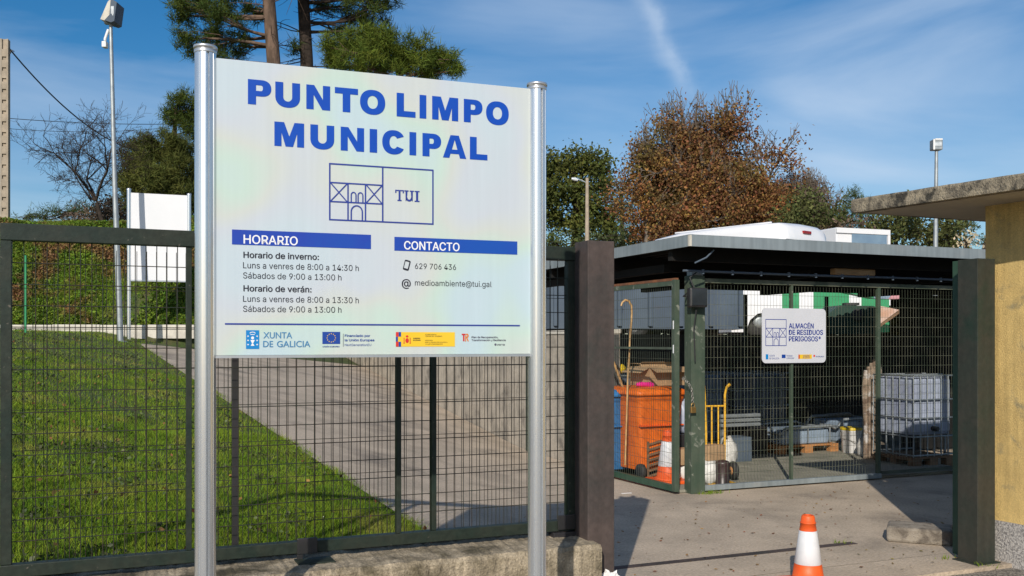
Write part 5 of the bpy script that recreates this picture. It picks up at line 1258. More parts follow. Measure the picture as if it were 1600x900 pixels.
def van():
    q = at(1262, 23.0); t = thing('parked_van', 'white panel van seen from its rear corner above the canopy roof', 'van', (q.x, q.y, 1.72), 0)
    d = Vector((-2.75, 3.3)).normalized(); t.rotation_euler = (0, 0, math.atan2(d.y, d.x))  # local +x = forward
    L = 5.6; Wd = 2.0; H = 2.78; sec = []
    # side outline (x forward, z)
    stations = [(0.0, .45, 2.35, .90), (.06, .40, 2.62, .95), (.25, .38, 2.74, 1.0), (1.2, .36, H, 1.0), (3.2, .36, H - .02, 1.0), (4.1, .36, H - .12, .99), (4.6, .38, 2.45, .97), (5.1, .38, 1.75, .95), (5.6, .40, 1.35, .9), (5.9, .5, 1.1, .82)]
    rings = []
    for x, zb, zt, k in stations:
        w = Wd / 2 * k; r = .22; pts = []
        pts += [(x, -w * .96, zb), (x, -w, zb + .3), (x, -w, zt * .55), (x, -w * .94, zt - r)]
        for a in (20, 45, 70): pts.append((x, -(w * .94 - r) - r * math.cos(R(a)), zt - r + r * math.sin(R(a))))
        pts.append((x, -w * .5, zt)); pts.append((x, 0, zt + .015))
        rings.append(pts + [(a_, -b_, c_) for a_, b_, c_ in reversed(pts[:-1])])
    n = len(rings[0]); b = MB(); vs = [p for r in rings for p in r]
    b.add(vs, [(i * n + k, i * n + k + 1, (i + 1) * n + k + 1, (i + 1) * n + k) for i in range(len(rings) - 1) for k in range(n - 1)], True)
    b.add(rings[0], [tuple(range(n))]); b.add(rings[-1], [tuple(range(n))]); b.add([rings[i][j] for i in range(len(rings)) for j in (0, n - 1)], [(2 * i, 2 * i + 1, 2 * i + 3, 2 * i + 2) for i in range(len(rings) - 1)])
    b.build('body', 'van_white', t)
    for s_ in (-1, 1):
        b = MB(); b.box(-.02, -.004, .02 * s_ if s_ > 0 else -.80, .80 if s_ > 0 else -.02, .55, 2.28, .004); dr = b.build('rear_door', 'van_white', t)
        b = MB(); b.box(-.026, -.021, .12 if s_ > 0 else -.70, .70 if s_ > 0 else -.12, 1.45, 2.0); b.build('window', 'glass_dark', dr)
        b = MB(); b.box(-.03, .03, s_ * .86 - .06, s_ * .86 + .06, .8, 1.4, .01); b.build('tail_light', 'tail_red', t)
    b = MB(); b.box(-.005, .055, -.16, .16, 2.50, 2.57, .01); b.build('brake_light', 'tail_red', t)
    for y_ in (-.6, -.2, .2, .6):
        b = MB(); b.box(.6, 3.6, y_ - .02, y_ + .02, 2.77, 2.802, .004); b.build('roof_rib', 'van_white', t)
    b = MB(); b.box(-.012, .02, -.86, .86, 2.315, 2.325); b.box(-.014, .02, -.006, .006, .5, 2.314); b.build('door_seam', 'black_plastic', t)
    b = MB(); b.box(-.10, .02, -.95, .95, .35, .55, .02); b.build('bumper', 'black_plastic', t)
    for s_ in (-1, 1):
        b = MB(); b.box(4.25, 4.95, s_ * .985 - .02, s_ * .985 + .02, 1.3, 1.95, .01); b.build('side_window', 'glass_dark', t)
        for x in (1.0, 4.7):
            w_ = MB(); w_.lathe([(.19, -.11), (.33, -.10), (.35, -.06), (.35, .06), (.33, .10), (.19, .11)], 26, axis='y', cx=0, cy=0); wv = w_.build('wheel', 'black_rubber', t, (x, s_ * .90, .35))
            w_ = MB(); w_.lathe([(.05, -.115), (.18, -.112), (.18, .112), (.05, .115)], 18, axis='y'); w_.build('rim', 'galvanised', wv)
    return t
van()
def truck():
    q = at(1350, 28.5); t = thing('box_truck', 'white box truck with blue-grey rear panel parked right of the van', 'truck', (q.x, q.y, 1.72), R(20))
    b = MB(); b.box(-1.0, .90, 0, 4.5, 1.0, 3.27, .03); b.build('cargo_box', 'van_white', t)
    b = MB(); b.box(-.45, .82, -.03, -.002, 1.05, 3.10, .004); b.build('rear_shutter', 'truck_panel', t)
    b = MB(); b.box(-1.02, .93, -.05, -.0315, 3.11, 3.26); b.box(.84, .93, -.05, -.0315, 1.0, 3.105); b.build('rear_frame', 'van_white', t)
    b = MB(); b.box(-.9, .8, 4.6, 6.4, .5, 2.5, .12); b.build('cab', 'van_white', t); b = MB(); b.box(-.8, .7, .2, 4.5, .6, .99); b.build('chassis', 'black_rubber', t)
    for x in (-.85, .75):
        for y in (1.2, 5.4):
            w_ = MB(); w_.lathe([(.2, -.13), (.42, -.12), (.43, 0), (.42, .12), (.2, .13)], 22, axis='x', cx=0, cy=0); w_.build('wheel', 'black_rubber', t, (x, y, .43))
truck()
# ------------------------------------------------------------------ lamp poles, wires
def lamp_pole():
    Z = 19.8; q = at(188.5, Z); top = at(173, Z, 38)
    t = thing('floodlight_pole', 'tall grey tapered floodlight pole standing on the lawn left of the blank board', 'lamp post', (q.x, q.y, float(land_h(np.array([q.x]), np.array([q.y]))[0]) - .05), 0)
    dx = top.x - q.x; h = top.z - t.location.z
    b = MB(); b.tube([(0, 0, 0), (dx * .5 - .02, 0, h * .5), (dx, 0, h)], [.062, .050, .036], 14); b.build('pole', 'galvanised', t)
    b = MB(); b.lathe([(.14, 0), (.14, .03), (.075, .05)], 18); b.build('base_flange', 'galvanised', t)
    b = MB(); b.box(dx - .12, dx + .14, -.05, .05, h, h + .05, .01); b.build('crossbar', 'galvanised', t)
    hd = MB(); # tilted floodlight head
    hd.prism([(-.20, .0), (-.02, .42), (.05, .48), (.02, .10), (-.10, -.03)], -.20, .20)
    hd = hd.build('lamp_housing', 'kerb_concrete', t, (dx + .03, 0, h + .05)); hd.scale = (.86, .86, .86)
    f = MB(); f.prism([(-.10 + .005, -.032), (.02 + .005, .098), (.055, .485), (.20, .40), (.14, -.05), (.06, -.08)], -.22, .22); f.build('lamp_front', 'skip_grey', hd)
    f = MB(); f.box(.09, .12, -.225, -.221, .08, .26); f.box(.06, .13, -.2245, -.2215, .12, .3); f.build('glass_highlight', 'lamp_glass', hd)
    c_ = MB(); c_.tube([(dx - .04, -.02, h - .12), (dx - .09, -.06, h - .32), (dx - .09, -.06, h - .36)], .03, 8); c_.box(dx - .14, dx - .05, -.12, .02, h - .5, h - .38, .01); c_.build('sensor', 'bucket_white', t)
lamp_pole()
def far_light():
    Z = 33; q = at(1460.5, Z); t = thing('floodlight_pole', 'slim grey pole with a square floodlight rising behind the concrete roof slab', 'lamp post', (q.x, q.y, 1.7), 0)
    top = CAM_H + (533 - 236) * Z / FPX - 1.7
    b = MB(); b.tube([(0, 0, 0), (.06, 0, top)], [.10, .055], 12); b.build('pole', 'galvanised', t)
    b = MB(); b.box(-.12, .22, -.15, .15, top + .02, top + .38, .03); hd = b.build('lamp_housing', 'galvanised', t)
    b = MB(); b.box(-.07, .17, -.165, -.151, top + .14, top + .27, .01); b.build('lamp_glass', 'lamp_glass', hd)
    b = MB(); b.box(-.12, -.06, -.17, -.151, top + .02, top + .38); b.box(-.05, .2, -.17, -.151, top + .35, top + .40); b.build('housing_rim', 'bucket_white', hd)
far_light()
def street_lamp():
    Z = 44; q = at(917.5, Z); t = thing('street_lamp', 'old concrete street lamp post with a curved arm in front of the dark trees', 'street lamp', (q.x, q.y, 1.9), 0)
    top = CAM_H + (533 - 278) * Z / FPX - 1.9
    b = MB(); b.tube([(0, 0, 0), (0, 0, top)], [.15, .075], 8); b.build('post', 'pole_concrete', t)
    b = MB(); b.tube([(0, 0, top - .25), (-.25, 0, top - .1), (-.5, 0, top - .06)], .025, 6); b.build('arm', 'galvanised', t)
    b = MB(); b.tube([(-.42, 0, top - .1), (-.55, 0, top - .06), (-.72, 0, top - .03)], [.05, .09, .05], 8); b.build('lamp_head', 'lamp_glass', t)
street_lamp()
def utility_pole():
    Z = 27.5; q = at(8, Z); g_ = float(land_h(np.array([q.x]), np.array([q.y]))[0]); t = thing('utility_pole', 'slotted concrete utility pole at the left edge of the view', 'utility pole', (q.x, q.y, g_ - .1), R(12))
    h = CAM_H + (533 - 62) * Z / FPX - g_ + .1
    b = MB(); b.box(-.11, -.055, -.1, .1, 0, h, .008); b.box(.055, .11, -.1, .1, 0, h, .008); b.box(-.0545, .0545, -.055, .1, 0, h); b.build('pole', 'pole_concrete', t)
    n = 16
    for i in range(n):
        b = MB(); z = .3 + i * (h - .5) / n; b.box(-.0545, .0545, -.098, -.0555, z, z + (h - .5) / n - .10); b.build('web_piece', 'pole_concrete', t)
    b = MB(); b.tube([(.115, -.05, h - .45), (.19, -.05, h - .3), (.25, -.05, h - .34)], .02, 6); b.build('insulator', 'cable_black', t)
    return t
utility_pole()
def wire(name, label, p, q, sag, r, n=24, extra=None):
    pts = [p.lerp(q, i / n) - Vector((0, 0, 4 * sag * (i / n) * (1 - i / n))) for i in range(n + 1)]
    b = MB(); b.tube(pts, r, 5); o = b.build(name, 'cable_black', None); tag(o, label, 'cable'); return o
wire('overhead_cable', 'thick black cable dropping from the utility pole toward the bare tree', at(13, 27.5, 74), at(215, 36, 236), .5, .022)
wire('overhead_wire', 'upper thin wire crossing the sky behind the floodlight pole', at(-20, 60, 182), at(262, 66, 194), .15, .022)
wire('overhead_wire', 'lower thin wire crossing the sky behind the floodlight pole', at(-20, 60, 198), at(262, 66, 199.5), .3, .016)
# blank board
Zb = 20.9; q = at(248, Zb)
gz = 1.80
bb = thing('blank_board', 'white blank notice board on two posts at the kerb by the grass bank', 'notice board', (q.x, q.y, 0), S_TH)
def bb_x(px): t_ = (px - 800) / FPX; k = Zb - .371 * q.x; Z_ = k / (1 - .371 * t_); return (t_ * Z_ - q.x) / SC, Z_
xa, Za = bb_x(201.5); xb, Zb_ = bb_x(295.5)
for x, Z_, py in ((xa, Za, 297), (xb, Zb_, 305)):
    zt = CAM_H + (533 - py) * Z_ / FPX; b = MB(); b.tube([(x, 0, gz - .2), (x, 0, zt)], .042, 16); p_ = b.build('post', 'aluminium', bb)
    b = MB(); b.lathe([(.048, zt), (.048, zt + .03), (.03, zt + .04)], 16, cx=x); b.build('post_cap', 'alu_cap', p_)
za = CAM_H + (533 - 301) * Za / FPX; zb = CAM_H + (533 - 437) * Za / FPX
b = MB(); b.box(xa + .04, xb - .04, -.014, .014, zb, za, .002); b.build('board_panel', 'sheet_white', bb)
b = MB(); b.box(xa + .04, xb - .04, -.02, .02, zb - .03, zb - .001); b.build('bottom_edge', 'alu_cap', bb)
# green stake by the kerb
q = at(40, 16.8); b = MB(); b.tube([(0, 0, 0), (0, 0, 1.35)], .018, 8); o = b.build('fence_stake', 'skip_green', None, (q.x, q.y, 1.8)); tag(o, 'thin green metal stake standing at the kerb on the far left', 'stake')

# ------------------------------------------------------------------ vegetation
def frusta(segs, n=5):
    """segs: array rows p0(3), r0, p1(3), r1"""
    A_ = np.asarray(segs, float); m = len(A_); p0, r0, p1, r1 = A_[:, 0:3], A_[:, 3], A_[:, 4:7], A_[:, 7]
    d = p1 - p0; d /= np.linalg.norm(d, axis=1, keepdims=True) + 1e-9
    ref = np.where(np.abs(d[:, 2:3]) < .9, np.array([[0, 0, 1.0]]), np.array([[1.0, 0, 0]]))
    e1 = np.cross(d, ref); e1 /= np.linalg.norm(e1, axis=1, keepdims=True); e2 = np.cross(d, e1)
    t = np.arange(n) * 2 * np.pi / n; ring = e1[:, None] * np.cos(t)[None, :, None] + e2[:, None] * np.sin(t)[None, :, None]
    V = np.concatenate([p0[:, None] + ring * r0[:, None, None], p1[:, None] + ring * r1[:, None, None]], 1)
    base = np.arange(m)[:, None] * 2 * n; k = np.arange(n); F = np.stack([base + k, base + (k + 1) % n, base + (k + 1) % n + n, base + k + n], 2)
    return V.reshape(-1, 3), F.reshape(-1, 4)
def curve_seg(segs, p, q, r0, r1, n=5, bend=.1, droop=0.0):
    p = np.array(p, float); q = np.array(q, float); L = np.linalg.norm(q - p); off = rng.normal(0, bend * L, 3)
    prev = p; out = [p]
    for i in range(1, n + 1):
        f = i / n; pt = p + (q - p) * f + off * (f * (1 - f)) * 2; pt[2] += droop * L * f * (1 - f)
        segs.append([*prev, r0 + (r1 - r0) * (i - 1) / n, *pt, r0 + (r1 - r0) * f]); prev = pt; out.append(pt)
    return out
def needle_clumps(centres, size, k, wid, up=.35):
    n = len(centres); c_ = np.repeat(centres, k, 0); d = rng.normal(size=(n * k, 3)); d[:, 2] += up; d /= np.linalg.norm(d, axis=1, keepdims=True)
    L = size * rng.uniform(.5, 1.15, (n * k, 1)); s = c_ + d * L * .12 + rng.normal(0, size * .30, (n * k, 3)); e = s + d * L
    sd = np.cross(d, rng.normal(size=(n * k, 3))); sd /= np.linalg.norm(sd, axis=1, keepdims=True); sd *= wid / 2
    V = np.stack([s - sd, s + sd, e], 1).reshape(-1, 3); return V, np.arange(n * k * 3).reshape(-1, 3)
def px_ball(cx, cy, rx, ry, Z, dz, n, shell=.0):
    """n random points in an ellipsoid seen at pixel (cx,cy) with pixel radii, at depth Z"""
    d = rng.normal(size=(n, 3)); d /= np.linalg.norm(d, axis=1, keepdims=True); r = rng.uniform(shell, 1, (n, 1)) ** .45; d = d * r
    Zs = Z + d[:, 1] * dz
    X = (cx - 800 + d[:, 0] * rx) / FPX * Z; Zz = CAM_H + (533 - cy + d[:, 2] * ry) / FPX * Z
    return np.stack([X, Zs, Zz], 1)
def P3(px, py, Z): return np.array([(px - 800) / FPX * Z, Z, CAM_H + (533 - py) * Z / FPX])

def make_tree(name, label, cat, base, trunk_pts, trunk_r, blobs, barkm, leafm, mode, density, size, kk=30, group=None, limbs=True, dead=0, gap=0.0):
    """trunk_pts list of world points; blobs (cx,cy,rx,ry,Z,dz)"""
    t = thing(name, label, cat, base, 0, group); B0 = np.array(base, float)
    segs = []
    for i in range(len(trunk_pts) - 1):
        segs.append([*trunk_pts[i], trunk_r[i], *trunk_pts[i + 1], trunk_r[i + 1]])
    V, F = frusta(segs, 10); obj('trunk', mesh_np('trunk', V - B0, F, True), barkm, t)
    segs = []; cent = []; TP = np.array(trunk_pts)
    for (cx, cy, rx, ry, Z, dz) in blobs:
        c_ = P3(cx, cy, Z); Rw = rx * Z / FPX; n = max(3, int(density * (rx * ry) / 100.0))
        pts = px_ball(cx, cy, rx, ry, Z, dz, n)
        if gap:
            f_ = np.sin(pts[:, 0] * 3.1 / (Rw + .3) + 1) * np.sin(pts[:, 2] * 3.7 / (Rw + .3)) ; pts = pts[f_ > -1 + gap]
        cent.append(pts)
        if limbs:
            # limb from nearest trunk height below
            z_t = c_[2] - .35 * Rw; j = np.argmin(np.abs(np.linspace(TP[0, 2], TP[-1, 2], 40) - z_t)); f = j / 39
            zz = TP[0, 2] + (TP[-1, 2] - TP[0, 2]) * f; i = min(max(np.searchsorted(TP[:, 2], zz) - 1, 0), len(TP) - 2)
            g_ = (zz - TP[i, 2]) / max(TP[i + 1, 2] - TP[i, 2], 1e-6); s0 = TP[i] + (TP[i + 1] - TP[i]) * min(max(g_, 0), 1)
            main = curve_seg(segs, s0, c_, max(trunk_r[min(i, len(trunk_r) - 1)] * .32, .03), .025, 6, .08)
            for m_ in range(min(len(pts), 14)):
                q_ = pts[rng.integers(len(pts))]; s1 = main[rng.integers(2, len(main))]; curve_seg(segs, s1, q_, .022, .008, 3, .1)
    for _ in range(dead):
        f = rng.uniform(.35, .95); i = min(int(f * (len(TP) - 1)), len(TP) - 2); s0 = TP[i] + (TP[i + 1] - TP[i]) * (f * (len(TP) - 1) - i)
        a = rng.uniform(0, 2 * np.pi); L = rng.uniform(.6, 2.4); q_ = s0 + np.array([np.cos(a) * L, np.sin(a) * L * .6, rng.uniform(-.3, .5)]); mm = curve_seg(segs, s0, q_, .03, .008, 5, .15)
        for _k in range(2): curve_seg(segs, mm[3], mm[3] + rng.normal(0, .45, 3), .012, .005, 3, .1)
    if segs: V, F = frusta(segs, 5); obj('branches', mesh_np('branches', V - B0, F, True), barkm, t)
    cent = np.concatenate(cent)
    if mode == 'needle': V, F = needle_clumps(cent, size, kk, size * .085)
    else:
        c2 = np.repeat(cent, kk, 0) + rng.normal(0, size * 2.1, (len(cent) * kk, 3)); V, F = leaf_quads(c2, size, 1.5)
    obj('crown', mesh_np('crown', V - B0, F), leafm, t, kind='stuff')
    return t
def ground_at(X, Y): return float(land_h(np.array([X]), np.array([Y]))[0])

# two tall pines above the sign
Zp = 36.0
tr1 = [P3(438, 420, Zp), P3(432, 160, Zp), P3(427, 90, Zp), P3(420, 0, Zp), P3(412, -90, Zp), P3(405, -170, Zp)]
base = (tr1[0][0], Zp, tr1[0][2])
make_tree('pine_tree', 'tall pine with a sunlit reddish trunk above the left of the sign', 'pine tree', base, tr1, [.30, .27, .25, .23, .19, .1],
          [(300, 10, 34, 22, Zp, 1.6), (292, 62, 24, 20, Zp - .5, 1.2), (318, 88, 26, 14, Zp, 1.2), (345, 30, 34, 24, Zp - .6, 1.5), (372, 72, 30, 18, Zp + .5, 1.2), (352, 95, 30, 12, Zp, 1.0), (395, 20, 20, 18, Zp + .8, 1.0), (285, 25, 16, 22, Zp + .4, 1), (330, -20, 60, 24, Zp, 2), (420, -90, 90, 60, Zp, 2.5), (330, 60, 30, 22, Zp + 1, 1.3)],
          'bark_pine', 'needles', 'needle', 2.5, .33, 90, 'pines', dead=34)
tr2 = [P3(484, 420, Zp + 2), P3(481, 160, Zp + 2), P3(479, 90, Zp + 2), P3(474, 0, Zp + 2), P3(470, -90, Zp + 2), P3(466, -180, Zp + 2)]
base = (tr2[0][0], Zp + 2, tr2[0][2])
make_tree('pine_tree', 'tall pine with a dark trunk, second from the left above the sign', 'pine tree', base, tr2, [.30, .27, .25, .23, .19, .1],
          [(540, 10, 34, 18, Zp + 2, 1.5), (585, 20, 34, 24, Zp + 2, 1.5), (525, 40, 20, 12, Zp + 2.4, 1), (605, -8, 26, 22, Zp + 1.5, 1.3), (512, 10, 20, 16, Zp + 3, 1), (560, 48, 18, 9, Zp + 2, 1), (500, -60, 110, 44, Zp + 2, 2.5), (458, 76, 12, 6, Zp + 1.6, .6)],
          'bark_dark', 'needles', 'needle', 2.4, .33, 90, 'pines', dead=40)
tr3 = [P3(640, 420, 31), P3(636, 200, 31), P3(625, 120, 31), P3(615, 70, 31)]
base = (tr3[0][0], 31, tr3[0][2])
make_tree('pine_tree', 'shorter bright green pine whose crown shows above the middle of the sign', 'pine tree', base, tr3, [.2, .17, .12, .06],
          [(600, 80, 38, 32, 31, 1.2), (560, 70, 30, 28, 31.4, 1.1), (515, 78, 22, 22, 30.6, .9), (650, 82, 30, 26, 30.8, 1.1), (690, 98, 26, 22, 31.2, 1), (712, 110, 13, 13, 31, .7), (580, 105, 60, 18, 30.5, 1.2), (665, 115, 34, 14, 31, 1), (590, 58, 20, 14, 31.2, .8), (520, 100, 14, 10, 31, .6)],
          'bark_pine', 'needles_bright', 'needle', 3.1, .29, 120, 'pines')
# small pine + pole at left of the sign
tr4 = [P3(274, 345, 40), P3(274, 260, 40), P3(273, 200, 40), P3(275, 165, 40)]
make_tree('pine_tree', 'slim pine with a bare pale trunk just left of the sign post', 'pine tree', tuple(tr4[0]), tr4, [.13, .11, .09, .05],
          [(282, 158, 20, 16, 40, 1), (262, 178, 12, 12, 40, .8), (292, 180, 16, 20, 40.5, 1), (300, 205, 14, 18, 40, 1), (272, 190, 14, 9, 39.6, .8), (315, 170, 26, 22, 40.6, 1.2)], 'bark_pine', 'needles', 'needle', 4.5, .32, 90, 'pines')
# dark evergreen mass behind the blank board
tr5 = [P3(235, 400, 38), P3(235, 300, 38), P3(236, 240, 38)]
make_tree('pine_tree', 'dense dark green young pine behind the blank board', 'pine tree', tuple(tr5[0]), tr5, [.16, .12, .06],
          [(225, 250, 32, 34, 38, 1.5), (262, 232, 26, 28, 38.5, 1.3), (205, 285, 24, 36, 38, 1.3), (250, 285, 40, 40, 37.6, 1.5), (290, 262, 24, 44, 38.6, 1.4), (290, 310, 26, 36, 38, 1.3), (215, 322, 34, 26, 38, 1.3), (232, 222, 16, 12, 38, .9)], 'bark_dark', 'leaf_dark', 'needle', 5.0, .32, 110, 'pines')
# eucalyptus / stone pine right of the sign
tr6 = [P3(900, 420, 62), P3(902, 330, 62), P3(896, 270, 62)]
make_tree('evergreen_tree', 'broad dark evergreen tree with rounded crown just right of the sign', 'tree', tuple(tr6[0]), tr6, [.4, .3, .15],
          [(868, 262, 26, 24, 62, 2.4), (905, 252, 26, 18, 62, 2.4), (935, 262, 22, 22, 62, 2.2), (945, 292, 16, 20, 61, 1.8), (868, 305, 30, 22, 61, 2.4), (905, 300, 22, 18, 62, 2.0), (925, 322, 22, 18, 61, 2), (872, 342, 30, 18, 62, 2.3), (915, 350, 30, 16, 61, 2.2), (950, 342, 16, 16, 62, 1.6), (835, 290, 26, 60, 62, 2.4), (952, 365, 20, 12, 61, 1.5)], 'bark_dark', 'leaf_dark', 'leaf', 12, .15, 26, gap=.28)
tr6 = [P3(972, 400, 70), P3(972, 300, 70)]
make_tree('evergreen_tree', 'small bluish evergreen glimpsed between the dark tree and the russet oak', 'tree', tuple(tr6[0]), tr6, [.2, .1],
          [(975, 300, 12, 16, 70, 1.4), (965, 318, 14, 12, 70, 1.3), (978, 340, 16, 24, 70, 1.5), (968, 372, 20, 16, 70, 1.5)], 'bark_dark', 'needles', 'needle', 9, .45, 22)

# recursive deciduous tree
def grow(segs, tips, p, d, L, r, lev, maxlev, spread=.55, shrink=.72, upb=.12, kids=(2, 3)):
    n = 3; q = p
    for i in range(n):
        d = d + rng.normal(0, .13, 3); d[2] += upb * .3; d /= np.linalg.norm(d); q2 = q + d * L / n; r2 = r * (1 - .22 * (i + 1) / n)
        segs.append([*q, r * (1 - .22 * i / n), *q2, r2]); q = q2
        if lev >= maxlev - 2: tips.append(q)
        if lev > 0 and i < n - 1 and rng.uniform() < .6 and lev < maxlev:
            dd = d + rng.normal(0, spread, 3); dd[2] += upb; dd /= np.linalg.norm(dd); grow(segs, tips, q, dd, L * shrink * .8, r2 * .42, lev + 1, maxlev, spread, shrink, upb, kids)
    if lev < maxlev:
        for _ in range(rng.integers(kids[0], kids[1] + 1)):
            dd = d + rng.normal(0, spread, 3); dd[2] += upb; dd /= np.linalg.norm(dd); grow(segs, tips, q, dd, L * shrink, r * .55, lev + 1, maxlev, spread, shrink, upb, kids)
def decid(name, label, base, H, seed, maxlev, barkm, leafm, leaf_n, leaf_s, spread=.55, dir0=(0, 0, 1), r0=.3, L0=None, scatter=.3, stems=3, upb=.12, keep=None, rmin=.004, cat='tree', squash=(1, 1, 1)):
    global rng
    old = rng; rng = np.random.default_rng(seed)
    t = thing(name, label, cat, base, 0); segs = []; tips = []; B0 = np.zeros(3); L0 = L0 or H * .26
    p0 = np.zeros(3); d = np.array(dir0, float); d /= np.linalg.norm(d); top = p0 + d * L0 * .8
    tr_ = [[*p0, r0, *(p0 + (top - p0) * .5), r0 * .88], [*(p0 + (top - p0) * .5), r0 * .88, *top, r0 * .8]]
    for _ in range(stems):
        dd = d + rng.normal(0, spread * .9, 3); dd[2] = abs(dd[2]) * .8 + upb; dd /= np.linalg.norm(dd); grow(segs, tips, top, dd, L0, r0 * .6, 1, maxlev, spread, .74, upb)
    V, F = frusta(tr_, 10); obj('trunk', mesh_np('trunk', V, F, True), barkm, t)
    S_ = np.array(segs); S_[:, 3] = np.maximum(S_[:, 3], rmin); S_[:, 7] = np.maximum(S_[:, 7], rmin)
    # scale to height
    zmax = S_[:, [2, 6]].max(); k = H / zmax; S_[:, 0:3] = S_[:, 0:3] * k; S_[:, 4:7] = S_[:, 4:7] * k
    sq = np.array(squash); S_[:, 0:3] *= sq; S_[:, 4:7] *= sq; S2 = S_.copy()
    V, F = frusta(S2, 5); obj('branches', mesh_np('branches', V, F, True), barkm, t)
    t.children[0].scale = (1, 1, k) if k > 0 else (1, 1, 1)
    if leafm:
        T = np.array(tips) * k * sq; c2 = np.repeat(T, leaf_n, 0) + rng.normal(0, scatter, (len(T) * leaf_n, 3))
        if keep is not None: c2 = c2[keep(c2, rng)]
        V, F = leaf_quads(c2, leaf_s, 1.5); obj('crown', mesh_np('crown', V, F), leafm, t, kind='stuff')
    print(name, 'segs', len(S_), 'tips', len(tips)); rng = old
    return t
# big russet oak: thin at the top, dense below
Zo = 45.0; ox = (1116 - 800) / FPX * Zo
def oak_keep(c_, r):
    f = np.clip((c_[:, 2] - 3.5) / 7.5, 0, 1); cl = np.sin(c_[:, 0] * 2.1 + c_[:, 2]) * np.sin(c_[:, 2] * 2.3 - c_[:, 1]); return r.uniform(0, 1, len(c_)) < (1 - .35 * f) * (.75 + .75 * cl)
decid('oak_tree', 'big oak with russet autumn leaves thinning toward its top, behind the canopy', (ox, Zo, 1.8), 10.9, 41, 6, 'bark_grey', 'leaf_russet', 10, .10, .5, r0=.42, L0=2.6, scatter=.34, stems=6, upb=.10, keep=oak_keep, rmin=.005, squash=(.78, .66, 1))
tr7 = [P3(1010, 400, 44), P3(1012, 330, 44)]
make_tree('oak_shrub', 'low russet oak growth filling the foot of the big oak', 'shrub', tuple(tr7[0]), tr7, [.15, .1],
          [(1008, 330, 24, 36, 44, 1.6), (1040, 345, 34, 30, 43.6, 1.6), (1085, 350, 36, 26, 43.5, 1.6), (1130, 340, 40, 34, 43.5, 1.7), (1180, 325, 40, 50, 43.6, 1.8), (1215, 335, 26, 45, 44, 1.6), (1055, 285, 30, 30, 44.6, 1.6), (1150, 290, 36, 34, 44.6, 1.8), (1010, 275, 24, 26, 45, 1.4)], 'bark_grey', 'leaf_russet', 'leaf', 5.5, .095, 22, gap=.25)
# greyer half-bare tree
decid('bare_tree', 'grey half-bare tree at the right shoulder of the russet oak', ((1258 - 800) / FPX * 46, 46, 1.8), 7.6, 12, 6, 'bark_grey', 'leaf_greyish', 3, .07, .42, r0=.2, L0=1.8, scatter=.22, stems=5, rmin=.007, squash=(.75, .7, 1))
# bare tree on the bank, leaning left
bx, by = at(163, 31).x, 31.0
decid('bare_tree', 'leafless dark tree leaning left on top of the grass bank', (bx, by, ground_at(bx, by) - .1), 3.95, 52, 6, 'bark_dark', None, 0, .1, .62, dir0=(-.3, 0, 1), r0=.075, L0=1.1, stems=4, upb=.06, rmin=.0035)
# shrubs
def shrub(name, label, blobs, leafm, dens, size, kk, mode='leaf', gap=.2, group=None):
    cx, cy, rx, ry, Z, dz = blobs[0]; tp = [P3(cx, min(cy + ry, 420), Z), P3(cx, cy, Z)]
    make_tree(name, label, 'shrub', tuple(tp[0]), tp, [.08, .04], blobs, 'bark_dark', leafm, mode, dens, size, kk, group, gap=gap)
shrub('broom_shrub', 'tall olive-green broom shrub behind the van roof', [(1258, 330, 30, 40, 40, 1.5), (1290, 345, 26, 30, 40, 1.4), (1235, 350, 24, 36, 40, 1.4)], 'leaf_broom', 8, .10, 16)
shrub('pine_shrub', 'dark green young pine left of the roof slab corner', [(1345, 328, 26, 26, 43, 1.4), (1320, 340, 22, 24, 43, 1.4), (1335, 305, 10, 10, 43, .8)], 'needles', 9, .28, 26, 'needle')
shrub('dry_shrub', 'brown dry bramble shrub behind the box truck', [(1345, 362, 40, 22, 39, 1.3), (1310, 362, 30, 18, 39, 1.2)], 'leaf_greyish', 8, .09, 16)
shrub('broom_shrub', 'broom hedge under the roof slab left of the slim light pole', [(1400, 350, 40, 34, 38, 1.6), (1438, 362, 30, 24, 38, 1.5), (1375, 365, 30, 22, 38, 1.5)], 'leaf_broom', 8, .10, 16)
shrub('broom_shrub', 'olive broom shrub under the slab right of the slim light pole', [(1482, 360, 26, 28, 38, 1.5), (1462, 372, 22, 20, 38, 1.4)], 'leaf_broom', 8, .10, 16)
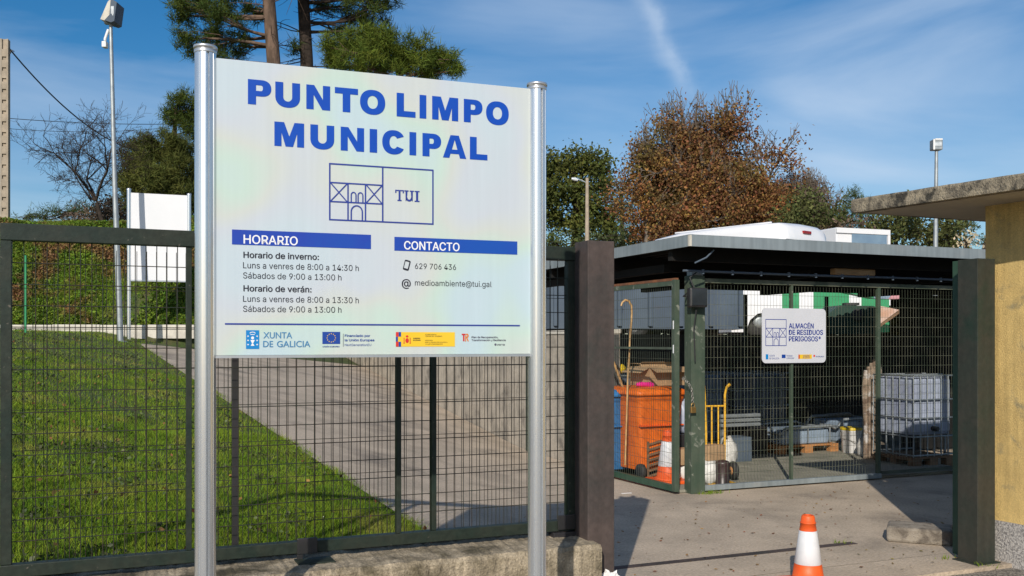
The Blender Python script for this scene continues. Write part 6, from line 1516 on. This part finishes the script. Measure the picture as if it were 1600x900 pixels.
shrub('pine_shrub', 'dark pine shrub under the slab near the yellow wall', [(1500, 355, 16, 16, 44, 1.2), (1515, 352, 8, 8, 44, .8)], 'needles', 9, .28, 26, 'needle')
shrub('reed_clump', 'pale dry reed plumes between the shrubs near the yellow wall', [(1508, 378, 18, 12, 37, .8)], 'plume', 9, .09, 14)
shrub('pine_shrub', 'small dark bush against the yellow wall corner', [(1538, 380, 10, 10, 40, .8)], 'needles', 9, .28, 26, 'needle')
shrub('hedge_bush', 'low green bush strip on the bank crest left of the bare tree', [(70, 336, 26, 12, 48, 1.4), (108, 330, 26, 14, 48, 1.4), (140, 328, 24, 16, 46, 1.4), (40, 342, 22, 8, 50, 1.2)], 'needles', 10, .28, 22, 'needle', 0)
shrub('bramble_bush', 'brown bramble bush at the foot of the bare tree', [(155, 338, 30, 16, 34, 1.0), (180, 330, 22, 22, 34, 1.0), (120, 345, 26, 8, 35, .8)], 'leaf_greyish', 12, .07, 16)
shrub('broom_shrub', 'green shrubs at the foot of the dark evergreen right of the sign', [(870, 378, 34, 16, 50, 1.6), (915, 380, 34, 14, 50, 1.6), (950, 382, 30, 14, 50, 1.6), (985, 376, 26, 16, 50, 1.6)], 'leaf_olive', 9, .12, 18)
# far wood closing the horizon
n = 26000
th_ = rng.uniform(R(50), R(130), n); rr_ = rng.uniform(75, 110, n)
X = np.cos(th_) * rr_; Y = np.sin(th_) * rr_; hh_ = (3.0 + 1.6 * np.sin(th_ * 40) + 1.2 * np.sin(th_ * 93 + 1) + rng.uniform(-.5, .5, n)); Zz = 2.0 + rng.uniform(0, 1, n) ** .7 * np.maximum(hh_ + np.where(X > -5, 2.4, -1.6), .8)
V, F = leaf_quads(np.stack([X, Y, Zz], 1), .75, 1.3)
o = obj('distant_wood', mesh_np('distant_wood', V, F), 'leaf_dark', kind='stuff'); tag(o, 'low dark wood on the horizon beyond the trees', 'wood', kind='stuff')
print('tris', sum(len(o.data.polygons) for o in scene.objects if o.type == 'MESH'), 'objs', len(scene.objects))
